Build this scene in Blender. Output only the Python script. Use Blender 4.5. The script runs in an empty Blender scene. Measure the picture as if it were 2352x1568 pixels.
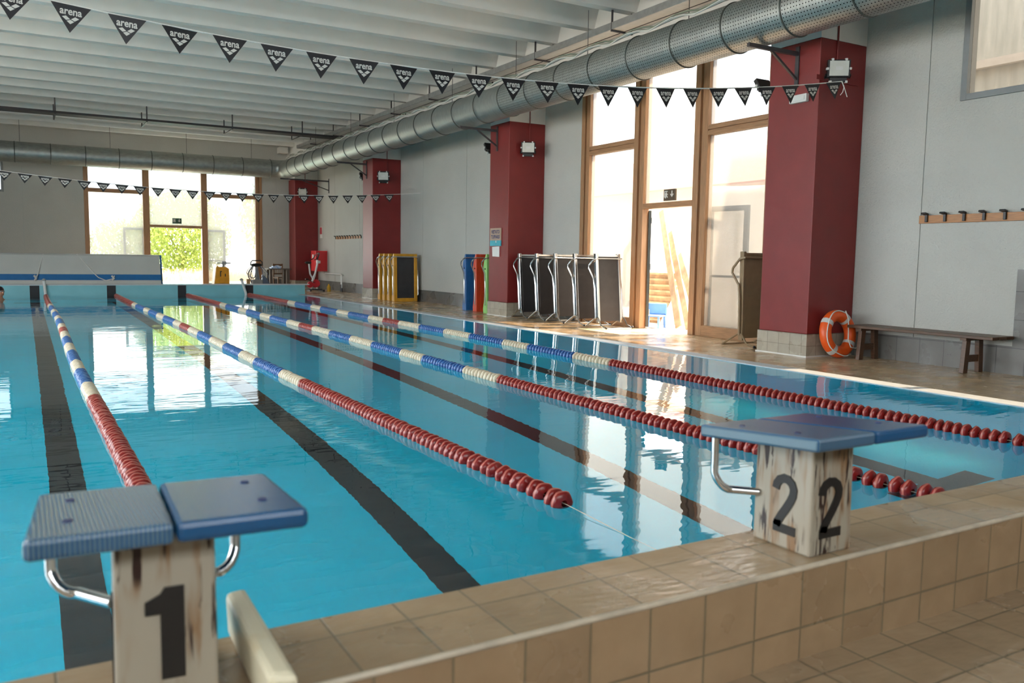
import bpy, bmesh, math, random
from mathutils import Vector, Matrix, Euler
random.seed(7)
S = bpy.context.scene
COL = S.collection
PI = math.pi
R = math.radians

# ------------------------------------------------------------------ camera
cam_data = bpy.data.cameras.new('camera')
cam = bpy.data.objects.new('camera', cam_data)
COL.objects.link(cam)
cam_data.sensor_width = 36.0
cam_data.lens = 1932.3 * 36.0 / 2352.0
cam_data.clip_end = 300
cam_data.dof.use_dof = True
cam_data.dof.focus_distance = 9.5
cam_data.dof.aperture_fstop = 3.2
_y, _p, _r = R(30.066), R(-5.573), R(-0.893)
_f = Vector((math.sin(_y)*math.cos(_p), math.cos(_y)*math.cos(_p), math.sin(_p)))
_rt = Vector((math.cos(_y), -math.sin(_y), 0))
_dn = _f.cross(_rt)
_rt2 = math.cos(_r)*_rt + math.sin(_r)*_dn
_dn2 = -math.sin(_r)*_rt + math.cos(_r)*_dn
_m = Matrix((( _rt2.x, -_dn2.x, -_f.x, 0), (_rt2.y, -_dn2.y, -_f.y, 0), (_rt2.z, -_dn2.z, -_f.z, 1.25), (0, 0, 0, 1)))
cam.matrix_world = _m
S.camera = cam

# ------------------------------------------------------------------ sky, sun, exposure
S.view_settings.view_transform = 'Standard'
S.view_settings.look = 'None'
S.view_settings.exposure = 1.54
S.view_settings.gamma = 1.0
S.view_settings.use_curve_mapping = False
world = bpy.data.worlds.new('sky')
S.world = world
world.use_nodes = True
_bg = world.node_tree.nodes['Background']
_bg.inputs['Color'].default_value = (0.92, 0.97, 1.0, 1)
_bg.inputs['Strength'].default_value = 4.6
sun_data = bpy.data.lights.new('sun', 'SUN')
sun_data.energy = 11.0
sun_data.color = (1.0, 0.80, 0.58)
sun_data.angle = R(1.0)
sun = bpy.data.objects.new('sun', sun_data)
COL.objects.link(sun)
sun.location = (30, 5, 40)
sun.rotation_euler = Vector((-0.50, 0.16, -0.86)).to_track_quat('-Z', 'Y').to_euler()

def portal(name, loc, size, direction):
    d = bpy.data.lights.new(name, 'AREA')
    d.shape = 'RECTANGLE'; d.size, d.size_y = size
    d.cycles.is_portal = True
    o = bpy.data.objects.new(name, d); COL.objects.link(o)
    o.location = loc
    o.rotation_euler = Vector(direction).to_track_quat('-Z', 'Z').to_euler()

# ------------------------------------------------------------------ materials
MATS = {}
def mat(name, col, rough=0.5, metal=0.0, noise=0.0, nscale=8.0, bump=0.0, bscale=60.0, spec=0.5, trans=0.0, col2=None, lo=0.35, hi=0.7, stretch=(1, 1, 1), rvar=0.0):
    if name in MATS: return MATS[name]
    m = bpy.data.materials.new(name); m.use_nodes = True
    nt = m.node_tree; b = nt.nodes['Principled BSDF']
    b.inputs['Base Color'].default_value = (*col, 1)
    b.inputs['Roughness'].default_value = rough
    b.inputs['Metallic'].default_value = metal
    b.inputs['Specular IOR Level'].default_value = spec
    tc = nt.nodes.new('ShaderNodeTexCoord'); mp = nt.nodes.new('ShaderNodeMapping')
    mp.inputs['Scale'].default_value = stretch
    nt.links.new(tc.outputs['Object'], mp.inputs['Vector'])
    n = nt.nodes.new('ShaderNodeTexNoise'); n.inputs['Scale'].default_value = nscale; n.inputs['Detail'].default_value = 4
    nt.links.new(mp.outputs['Vector'], n.inputs['Vector'])
    if noise or col2:
        cr = nt.nodes.new('ShaderNodeValToRGB')
        c2 = col2 if col2 else tuple(max(0, c*(1-noise)) for c in col)
        cr.color_ramp.elements[0].position = lo; cr.color_ramp.elements[0].color = (*c2, 1)
        cr.color_ramp.elements[1].position = hi; cr.color_ramp.elements[1].color = (*col, 1)
        nt.links.new(n.outputs['Fac'], cr.inputs['Fac'])
        nt.links.new(cr.outputs['Color'], b.inputs['Base Color'])
    if rvar:
        mr = nt.nodes.new('ShaderNodeMapRange')
        mr.inputs['From Min'].default_value = 0.35; mr.inputs['From Max'].default_value = 0.65
        mr.inputs['To Min'].default_value = max(0.03, rough-rvar); mr.inputs['To Max'].default_value = rough+rvar
        nt.links.new(n.outputs['Fac'], mr.inputs['Value']); nt.links.new(mr.outputs['Result'], b.inputs['Roughness'])
    if bump:
        nb = nt.nodes.new('ShaderNodeTexNoise'); nb.inputs['Scale'].default_value = bscale; nb.inputs['Detail'].default_value = 3
        nt.links.new(mp.outputs['Vector'], nb.inputs['Vector'])
        bp = nt.nodes.new('ShaderNodeBump'); bp.inputs['Strength'].default_value = 1.0; bp.inputs['Distance'].default_value = bump
        nt.links.new(nb.outputs['Fac'], bp.inputs['Height']); nt.links.new(bp.outputs['Normal'], b.inputs['Normal'])
    if trans:
        t = nt.nodes.new('ShaderNodeBsdfTranslucent'); t.inputs['Color'].default_value = (*[min(1, c*3+0.05) for c in col], 1)
        mx = nt.nodes.new('ShaderNodeMixShader'); mx.inputs['Fac'].default_value = trans
        nt.links.new(b.outputs[0], mx.inputs[1]); nt.links.new(t.outputs[0], mx.inputs[2])
        nt.links.new(mx.outputs[0], nt.nodes['Material Output'].inputs['Surface'])
    MATS[name] = m
    return m

def tile_mat(name, col, grout, plane, size, off, rough=0.35, rvar=0.2, bump=0.003, grout_w=0.004, var=0.12, slate=True, wet=None):
    """tiles of size (a,b) laid in the plane 'xy','xz','yz' in world coordinates"""
    m = bpy.data.materials.new(name); m.use_nodes = True
    nt = m.node_tree; b = nt.nodes['Principled BSDF']; L = nt.links.new
    g = nt.nodes.new('ShaderNodeNewGeometry'); sp = nt.nodes.new('ShaderNodeSeparateXYZ'); L(g.outputs['Position'], sp.inputs[0])
    cb = nt.nodes.new('ShaderNodeCombineXYZ')
    for i, ax in enumerate(plane):
        ad = nt.nodes.new('ShaderNodeMath'); ad.operation = 'SUBTRACT'; ad.inputs[1].default_value = off[i]
        L(sp.outputs[ax.upper()], ad.inputs[0])
        dv = nt.nodes.new('ShaderNodeMath'); dv.operation = 'DIVIDE'; dv.inputs[1].default_value = size[i]
        L(ad.outputs[0], dv.inputs[0]); L(dv.outputs[0], cb.inputs[i])
    br = nt.nodes.new('ShaderNodeTexBrick'); br.offset = 0; br.squash = 1
    br.inputs['Scale'].default_value = 1; br.inputs['Brick Width'].default_value = 1; br.inputs['Row Height'].default_value = 1
    br.inputs['Mortar Size'].default_value = grout_w/size[0]; br.inputs['Mortar Smooth'].default_value = 0.3
    br.inputs['Color1'].default_value = (*[c*(1-var) for c in col], 1); br.inputs['Color2'].default_value = (*[min(1, c*(1+var)) for c in col], 1)
    br.inputs['Mortar'].default_value = (*grout, 1)
    L(cb.outputs[0], br.inputs['Vector'])
    n = nt.nodes.new('ShaderNodeTexNoise'); n.inputs['Scale'].default_value = 9; n.inputs['Detail'].default_value = 6
    L(g.outputs['Position'], n.inputs['Vector'])
    mx = nt.nodes.new('ShaderNodeMix'); mx.data_type = 'RGBA'; mx.blend_type = 'MULTIPLY'; mx.inputs['Factor'].default_value = 0.3
    cr = nt.nodes.new('ShaderNodeValToRGB'); cr.color_ramp.elements[0].position = 0.3; cr.color_ramp.elements[0].color = (0.62, 0.56, 0.5, 1); cr.color_ramp.elements[1].position = 0.68
    L(n.outputs['Fac'], cr.inputs['Fac']); L(br.outputs['Color'], mx.inputs['A']); L(cr.outputs['Color'], mx.inputs['B'])
    L(mx.outputs['Result'], b.inputs['Base Color'])
    n2 = nt.nodes.new('ShaderNodeTexNoise'); n2.inputs['Scale'].default_value = 2.3 if not wet else wet; n2.inputs['Detail'].default_value = 5
    L(g.outputs['Position'], n2.inputs['Vector'])
    mr = nt.nodes.new('ShaderNodeMapRange'); mr.inputs['From Min'].default_value = 0.38; mr.inputs['From Max'].default_value = 0.62
    mr.inputs['To Min'].default_value = max(0.04, rough-rvar); mr.inputs['To Max'].default_value = rough+rvar
    L(n2.outputs['Fac'], mr.inputs['Value']); L(mr.outputs['Result'], b.inputs['Roughness'])
    mp = nt.nodes.new('ShaderNodeMapping'); mp.inputs['Scale'].default_value = (14, 40, 14) if slate else (60, 60, 60); mp.inputs['Rotation'].default_value = (0.3, 0.4, 0.6)
    L(g.outputs['Position'], mp.inputs['Vector'])
    n3 = nt.nodes.new('ShaderNodeTexNoise'); n3.inputs['Scale'].default_value = 1; n3.inputs['Detail'].default_value = 4
    L(mp.outputs[0], n3.inputs['Vector'])
    sb = nt.nodes.new('ShaderNodeMath'); sb.operation = 'SUBTRACT'; L(n3.outputs['Fac'], sb.inputs[0]); L(br.outputs['Fac'], sb.inputs[1])
    bp = nt.nodes.new('ShaderNodeBump'); bp.inputs['Distance'].default_value = bump; L(sb.outputs[0], bp.inputs['Height']); L(bp.outputs[0], b.inputs['Normal'])
    MATS[name] = m
    return m

M_wall = mat('white_plaster', (0.475, 0.475, 0.44), 0.72, bump=0.009, bscale=38, noise=0.06, nscale=1.2)
M_wallback = mat('joint_filler', (0.45, 0.46, 0.44), 0.8, noise=0.1)
M_ceil = mat('painted_concrete', (0.66, 0.665, 0.64), 0.7, noise=0.06, nscale=2.5, bump=0.001, bscale=120)
M_red = mat('red_paint', (0.215, 0.019, 0.018), 0.42, noise=0.12, nscale=3, bump=0.0015, bscale=150)
M_white = mat('white_paint', (0.72, 0.71, 0.68), 0.6, noise=0.05)
M_wood = mat('larch_wood', (0.44, 0.24, 0.12), 0.45, noise=0.35, nscale=3, stretch=(30, 30, 1.2))
M_woodh = mat('larch_wood_rail', (0.44, 0.24, 0.12), 0.45, noise=0.35, nscale=3, stretch=(1.5, 1.5, 30))
M_bench = mat('dark_stained_wood', (0.12, 0.055, 0.024), 0.4, noise=0.5, nscale=4, stretch=(20, 2, 20))
M_oak = mat('varnished_pine', (0.42, 0.17, 0.04), 0.4, noise=0.3, nscale=4, stretch=(20, 2, 20))
M_chrome = mat('polished_steel', (0.72, 0.72, 0.72), 0.16, 1.0, noise=0.08)
M_black = mat('black_plastic', (0.012, 0.012, 0.013), 0.4, noise=0.2)
M_dark = mat('dark_rubber_belt', (0.035, 0.032, 0.034), 0.5, noise=0.25, nscale=6)
M_brown = mat('flare_tinted_frame', (0.28, 0.19, 0.10), 0.45, noise=0.2)  # lightened towards tan to imitate lens flare over the treadmill
M_brownbelt = mat('flare_tinted_belt', (0.32, 0.22, 0.115), 0.55, noise=0.15)  # belt colour carries the same flare glow
M_greysteel = mat('painted_steel', (0.055, 0.05, 0.055), 0.45, noise=0.2)
M_galv = mat('galvanised_sheet', (0.40, 0.42, 0.40), 0.44, 0.8, noise=0.22, nscale=7, stretch=(1, 6, 1), bump=0.0006, bscale=90)
M_ring = mat('dull_duct_ring', (0.09, 0.10, 0.09), 0.5, 0.4, noise=0.15)
M_tray = mat('zinc_tray', (0.42, 0.42, 0.41), 0.4, 0.7, noise=0.2)
M_traydark = mat('dark_tray', (0.03, 0.025, 0.028), 0.6, noise=0.3)
M_bluepl = mat('blue_fibreglass', (0.012, 0.085, 0.215), 0.24, noise=0.15, nscale=5, bump=0.0008, bscale=220)
M_blueshell = mat('blue_shell_plastic', (0.02, 0.13, 0.36), 0.35, noise=0.15)
M_redshell = mat('red_shell_plastic', (0.62, 0.06, 0.02), 0.35, noise=0.15)
M_greenshell = mat('green_shell_plastic', (0.30, 0.62, 0.18), 0.35, noise=0.1)
M_yellow = mat('yellow_shell_plastic', (0.62, 0.30, 0.02), 0.38, noise=0.2)
M_orange = mat('orange_lifebuoy', (0.85, 0.11, 0.012), 0.4, noise=0.15)
M_silver = mat('reflective_tape', (0.62, 0.62, 0.6), 0.3, noise=0.1)
M_rope = mat('white_cord', (0.75, 0.74, 0.7), 0.7, noise=0.1, nscale=60)
M_fred = mat('red_float', (0.25, 0.014, 0.012), 0.28, noise=0.25, nscale=40)
M_fblue = mat('blue_float', (0.015, 0.085, 0.30), 0.3, noise=0.2, nscale=40)
M_fwhite = mat('ivory_float', (0.66, 0.56, 0.40), 0.32, noise=0.2, nscale=40)
M_num = mat('black_stencil_paint', (0.012, 0.010, 0.009), 0.5, noise=0.2)
M_flag = mat('black_vinyl', (0.014, 0.014, 0.018), 0.45, trans=0.25)
M_print = mat('pale_print', (0.70, 0.69, 0.64), 0.5, trans=0.15)
M_paper = mat('paper', (0.75, 0.75, 0.72), 0.7, noise=0.08)
M_teal = mat('teal_print', (0.05, 0.42, 0.52), 0.5, noise=0.2)
M_navy = mat('navy_print', (0.03, 0.035, 0.12), 0.5)
M_signpaper = mat('buff_poster', (0.46, 0.33, 0.24), 0.6, noise=0.1)
M_green = mat('exit_backlit_green', (0.03, 0.09, 0.055), 0.4)  # green darkened so the colour carries the backlight shade
M_exitgrey = mat('exit_backlit_panel', (0.10, 0.075, 0.05), 0.4, noise=0.1)  # brownish grey puts the backlit look into the panel colour
M_cream = mat('cream_plastic', (0.72, 0.66, 0.48), 0.4, noise=0.12, nscale=6, col2=(0.60, 0.42, 0.16), lo=0.22, hi=0.42)
M_strip = mat('white_edge_grating', (0.60, 0.62, 0.64), 0.75, spec=0.15, noise=0.08)
M_bull = mat('cream_bullnose', (0.60, 0.52, 0.40), 0.35, noise=0.3, nscale=14)
M_glassl = mat('lamp_glass', (0.62, 0.63, 0.58), 0.15, noise=0.1)
M_skin = mat('skin', (0.52, 0.24, 0.15), 0.5, noise=0.1)
M_cap = mat('dark_swim_cap', (0.02, 0.02, 0.025), 0.35)
M_bluebag = mat('blue_paper_print', (0.2, 0.4, 0.75), 0.6, noise=0.5, nscale=18, col2=(0.8, 0.82, 0.84))
M_machine = mat('yellow_machine_plastic', (0.80, 0.33, 0.015), 0.4, noise=0.2)
M_grey = mat('grey_plastic', (0.30, 0.31, 0.31), 0.5, noise=0.15)
M_hose = mat('blue_grey_cable', (0.10, 0.13, 0.20), 0.5, noise=0.2)
M_cover = mat('white_tarpaulin', (0.60, 0.61, 0.58), 0.55, noise=0.07, nscale=1.5)
M_coverblue = mat('blue_tarpaulin_band', (0.015, 0.16, 0.42), 0.5, noise=0.12)
M_cable = mat('grey_green_cable', (0.24, 0.28, 0.22), 0.6, noise=0.2)
M_cablew = mat('white_cable', (0.62, 0.62, 0.58), 0.55, noise=0.1)
M_ground = mat('pale_paving', (0.52, 0.48, 0.42), 0.8, noise=0.2, nscale=2)
M_turq = mat('turquoise_paving', (0.20, 0.62, 0.58), 0.6, noise=0.2)
M_leaf = mat('sunlit_leaves', (0.15, 0.185, 0.03), 0.5, trans=0.4, noise=0.45, nscale=1.6)
M_straw = mat('dry_grass', (0.62, 0.40, 0.16), 0.8, trans=0.3, noise=0.4, nscale=5)
M_bark = mat('bark', (0.16, 0.10, 0.06), 0.9, noise=0.4)
M_facade = mat('outside_render', (0.72, 0.62, 0.54), 0.8, noise=0.1)
M_roofpink = mat('outside_roof_tiles', (0.62, 0.24, 0.17), 0.8, noise=0.2)
M_sheet = mat('corrugated_sheet', (0.62, 0.59, 0.52), 0.6, noise=0.3, nscale=3, stretch=(3, 3, 0.4))
M_plank = mat('weathered_plank', (0.62, 0.42, 0.24), 0.7, noise=0.4, nscale=5)
M_tarp = mat('white_dust_sheet', (0.80, 0.76, 0.68), 0.8, trans=0.35, noise=0.08)
M_alu = mat('grey_window_frame', (0.22, 0.235, 0.24), 0.45, noise=0.1)
M_leaff = mat('dark_grey_leaf_frame', (0.05, 0.055, 0.05), 0.5, noise=0.1)
M_bluechair = mat('pale_blue_plastic', (0.22, 0.42, 0.80), 0.45, noise=0.1)
M_basin = mat('turquoise_pool_paint', (0.003, 0.71, 0.97), 0.6, noise=0.10, nscale=0.8)
M_line = mat('black_lane_marking', (0.022, 0.022, 0.026), 0.6, noise=0.2)
M_wallpool = mat('pale_blue_pool_wall', (0.24, 0.56, 0.62), 0.45, noise=0.12, nscale=2)
T_top = tile_mat('beige_coping_tiles', (0.385, 0.28, 0.17), (0.22, 0.18, 0.115), 'xy', (0.2035, 0.215), (0.0285, 1.755), 0.34, 0.24, 0.004)
T_face = tile_mat('beige_riser_tiles', (0.34, 0.23, 0.133), (0.21, 0.165, 0.10), 'xz', (0.2035, 0.200), (0.052, 0.104), 0.42, 0.16, 0.003)
T_floor = tile_mat('beige_floor_tiles', (0.34, 0.25, 0.16), (0.18, 0.15, 0.10), 'xy', (0.203, 0.203), (0.05, 0.03), 0.24, 0.18, 0.003)
T_deck = tile_mat('wet_beige_deck_tiles', (0.60, 0.44, 0.27), (0.36, 0.26, 0.16), 'xy', (0.2, 0.2), (0.0, 0.0), 0.22, 0.12, 0.0012, 0.003, 0.05, False)
T_basex = tile_mat('grey_skirting_tiles', (0.135, 0.13, 0.12), (0.045, 0.045, 0.042), 'yz', (0.33, 0.33), (0.1, -0.02), 0.35, 0.1, 0.0006, 0.004, 0.05, False)
T_basef = tile_mat('grey_end_skirting_tiles', (0.135, 0.13, 0.12), (0.045, 0.045, 0.042), 'xz', (0.33, 0.33), (0.1, -0.02), 0.35, 0.1, 0.0006, 0.004, 0.05, False)
T_pilx = tile_mat('pale_pillar_tiles', (0.40, 0.36, 0.29), (0.20, 0.18, 0.14), 'yz', (0.20, 0.155), (0.02, -0.005), 0.3, 0.1, 0.0006, 0.004, 0.06, False)
T_pily = tile_mat('pale_pillar_end_tiles', (0.40, 0.36, 0.29), (0.20, 0.18, 0.14), 'xz', (0.20, 0.155), (0.02, -0.005), 0.3, 0.1, 0.0006, 0.004, 0.06, False)

def glass_mat(name, tint, transp, glow=0.18):
    m = bpy.data.materials.new(name); m.use_nodes = True
    nt = m.node_tree; nt.nodes.remove(nt.nodes['Principled BSDF'])
    t = nt.nodes.new('ShaderNodeBsdfTransparent'); t.inputs['Color'].default_value = (*tint, 1)
    l = nt.nodes.new('ShaderNodeBsdfTranslucent'); l.inputs['Color'].default_value = (*[c*glow for c in tint], 1)
    n = nt.nodes.new('ShaderNodeTexNoise'); n.inputs['Scale'].default_value = 0.7
    g = nt.nodes.new('ShaderNodeNewGeometry'); nt.links.new(g.outputs['Position'], n.inputs['Vector'])
    mr = nt.nodes.new('ShaderNodeMapRange'); mr.inputs['To Min'].default_value = transp*0.9; mr.inputs['To Max'].default_value = transp*1.1
    nt.links.new(n.outputs['Fac'], mr.inputs['Value'])
    mx = nt.nodes.new('ShaderNodeMixShader'); nt.links.new(mr.outputs[0], mx.inputs['Fac'])
    nt.links.new(l.outputs[0], mx.inputs[1]); nt.links.new(t.outputs[0], mx.inputs[2])
    nt.links.new(mx.outputs[0], nt.nodes['Material Output'].inputs['Surface'])
    return m
M_frost = glass_mat('frosted_glass', (0.97, 0.94, 0.89), 0.40)
M_pane = glass_mat('hazy_glass', (0.94, 0.97, 1.0), 0.30)
M_tint = glass_mat('tinted_glass', (0.97, 0.96, 0.93), 0.40, 0.04)  # tint lowers how bright the view outside comes through
M_clear = glass_mat('clear_glass', (0.98, 0.98, 0.98), 0.9)

def water_mat():
    m = bpy.data.materials.new('pool_water'); m.use_nodes = True
    nt = m.node_tree; nt.nodes.remove(nt.nodes['Principled BSDF']); L = nt.links.new
    gl = nt.nodes.new('ShaderNodeBsdfGlass'); gl.inputs['IOR'].default_value = 1.33; gl.inputs['Roughness'].default_value = 0.0
    gl.inputs['Color'].default_value = (0.97, 0.995, 1.0, 1)
    g = nt.nodes.new('ShaderNodeNewGeometry')
    mp = nt.nodes.new('ShaderNodeMapping'); mp.inputs['Rotation'].default_value = (0, 0, R(20)); mp.inputs['Scale'].default_value = (0.55, 1.5, 1)
    L(g.outputs['Position'], mp.inputs['Vector'])
    n1 = nt.nodes.new('ShaderNodeTexNoise'); n1.inputs['Scale'].default_value = 1.1; n1.inputs['Detail'].default_value = 2.5; n1.inputs['Roughness'].default_value = 0.45
    L(mp.outputs[0], n1.inputs['Vector'])
    n2 = nt.nodes.new('ShaderNodeTexNoise'); n2.inputs['Scale'].default_value = 7.0; n2.inputs['Detail'].default_value = 1.0
    L(mp.outputs[0], n2.inputs['Vector'])
    n3 = nt.nodes.new('ShaderNodeTexNoise'); n3.inputs['Scale'].default_value = 0.16; n3.inputs['Detail'].default_value = 1.0
    L(g.outputs['Position'], n3.inputs['Vector'])
    mr = nt.nodes.new('ShaderNodeMapRange'); mr.inputs['From Min'].default_value = 0.42; mr.inputs['From Max'].default_value = 0.68
    mr.inputs['To Min'].default_value = 0.10; mr.inputs['To Max'].default_value = 0.42
    L(n3.outputs['Fac'], mr.inputs['Value'])
    ml = nt.nodes.new('ShaderNodeMath'); ml.operation = 'MULTIPLY'; L(n2.outputs['Fac'], ml.inputs[0]); L(mr.outputs[0], ml.inputs[1])
    ad = nt.nodes.new('ShaderNodeMath'); ad.operation = 'ADD'; L(n1.outputs['Fac'], ad.inputs[0]); L(ml.outputs[0], ad.inputs[1])
    bp = nt.nodes.new('ShaderNodeBump'); bp.inputs['Strength'].default_value = 1.0; bp.inputs['Distance'].default_value = 0.0042
    L(ad.outputs[0], bp.inputs['Height']); L(bp.outputs[0], gl.inputs['Normal'])
    L(gl.outputs[0], nt.nodes['Material Output'].inputs['Surface'])
    return m
M_water = water_mat()

def perforated_mat():
    m = M_galv.copy(); m.name = 'perforated_galvanised_sheet'
    nt = m.node_tree; b = nt.nodes['Principled BSDF']; L = nt.links.new
    tc = nt.nodes.new('ShaderNodeUVMap')
    mp = nt.nodes.new('ShaderNodeMapping'); mp.inputs['Scale'].default_value = (44, 22, 1)
    L(tc.outputs['UV'], mp.inputs['Vector'])
    fr = nt.nodes.new('ShaderNodeVectorMath'); fr.operation = 'FRACTION'; L(mp.outputs[0], fr.inputs[0])
    sb = nt.nodes.new('ShaderNodeVectorMath'); sb.operation = 'SUBTRACT'; sb.inputs[1].default_value = (0.5, 0.5, 0); L(fr.outputs[0], sb.inputs[0])
    mu = nt.nodes.new('ShaderNodeVectorMath'); mu.operation = 'MULTIPLY'; mu.inputs[1].default_value = (1, 1, 0); L(sb.outputs[0], mu.inputs[0])
    ln = nt.nodes.new('ShaderNodeVectorMath'); ln.operation = 'LENGTH'; L(mu.outputs[0], ln.inputs[0])
    lt = nt.nodes.new('ShaderNodeMath'); lt.operation = 'LESS_THAN'; lt.inputs[1].default_value = 0.17; L(ln.outputs['Value'], lt.inputs[0])
    src = b.inputs['Base Color'].links[0].from_socket
    mx = nt.nodes.new('ShaderNodeMix'); mx.data_type = 'RGBA'; L(lt.outputs[0], mx.inputs['Factor']); L(src, mx.inputs['A']); mx.inputs['B'].default_value = (0.004, 0.004, 0.004, 1)
    L(mx.outputs['Result'], b.inputs['Base Color'])
    return m
M_perf = perforated_mat()

def rust_mat():
    m = bpy.data.materials.new('rust_streaked_enamel'); m.use_nodes = True
    nt = m.node_tree; b = nt.nodes['Principled BSDF']; L = nt.links.new
    g = nt.nodes.new('ShaderNodeNewGeometry')
    def noise(sc, det, dist=0.0):
        mp = nt.nodes.new('ShaderNodeMapping'); mp.inputs['Scale'].default_value = sc; L(g.outputs['Position'], mp.inputs['Vector'])
        n = nt.nodes.new('ShaderNodeTexNoise'); n.inputs['Scale'].default_value = 1; n.inputs['Detail'].default_value = det; n.inputs['Distortion'].default_value = dist; L(mp.outputs[0], n.inputs['Vector']); return n.outputs['Fac']
    def ramp(src, a, c):
        r = nt.nodes.new('ShaderNodeMapRange'); r.interpolation_type = 'SMOOTHSTEP'; r.inputs['From Min'].default_value = a; r.inputs['From Max'].default_value = c; L(src, r.inputs['Value']); return r.outputs['Result']
    def mul(a, c):
        k = nt.nodes.new('ShaderNodeMath'); k.operation = 'MULTIPLY'; L(a, k.inputs[0]); L(c, k.inputs[1]); return k.outputs[0]
    streak = noise((60, 60, 5.5), 5, 0.8); blot = noise((11, 11, 3.0), 2)
    halo = mul(ramp(noise((26, 26, 3.5), 4), 0.47, 0.60), ramp(blot, 0.36, 0.50))
    core = mul(ramp(streak, 0.53, 0.57), ramp(blot, 0.43, 0.51))
    m1 = nt.nodes.new('ShaderNodeMix'); m1.data_type = 'RGBA'; m1.inputs['A'].default_value = (0.35, 0.31, 0.245, 1); m1.inputs['B'].default_value = (0.235, 0.135, 0.065, 1); L(halo, m1.inputs['Factor'])
    m2 = nt.nodes.new('ShaderNodeMix'); m2.data_type = 'RGBA'; L(m1.outputs['Result'], m2.inputs['A']); m2.inputs['B'].default_value = (0.025, 0.010, 0.008, 1); L(core, m2.inputs['Factor'])
    L(m2.outputs['Result'], b.inputs['Base Color']); b.inputs['Roughness'].default_value = 0.32
    return m
M_rust = rust_mat()

def ridged_mat():
    m = M_bluepl.copy(); m.name = 'ridged_blue_fibreglass'
    nt = m.node_tree; b = nt.nodes['Principled BSDF']; L = nt.links.new
    g = nt.nodes.new('ShaderNodeNewGeometry'); w = nt.nodes.new('ShaderNodeTexWave'); w.bands_direction = 'X'
    w.inputs['Scale'].default_value = 38; L(g.outputs['Position'], w.inputs['Vector'])
    bp = nt.nodes.new('ShaderNodeBump'); bp.inputs['Distance'].default_value = 0.0015; L(w.outputs['Fac'], bp.inputs['Height']); L(bp.outputs[0], b.inputs['Normal'])
    src = b.inputs['Base Color'].links[0].from_socket
    mx = nt.nodes.new('ShaderNodeMix'); mx.data_type = 'RGBA'; L(w.outputs['Fac'], mx.inputs['Factor']); L(src, mx.inputs['A']); mx.inputs['B'].default_value = (0.10, 0.17, 0.22, 1)
    L(mx.outputs['Result'], b.inputs['Base Color'])
    return m
M_ridge = ridged_mat()

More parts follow.
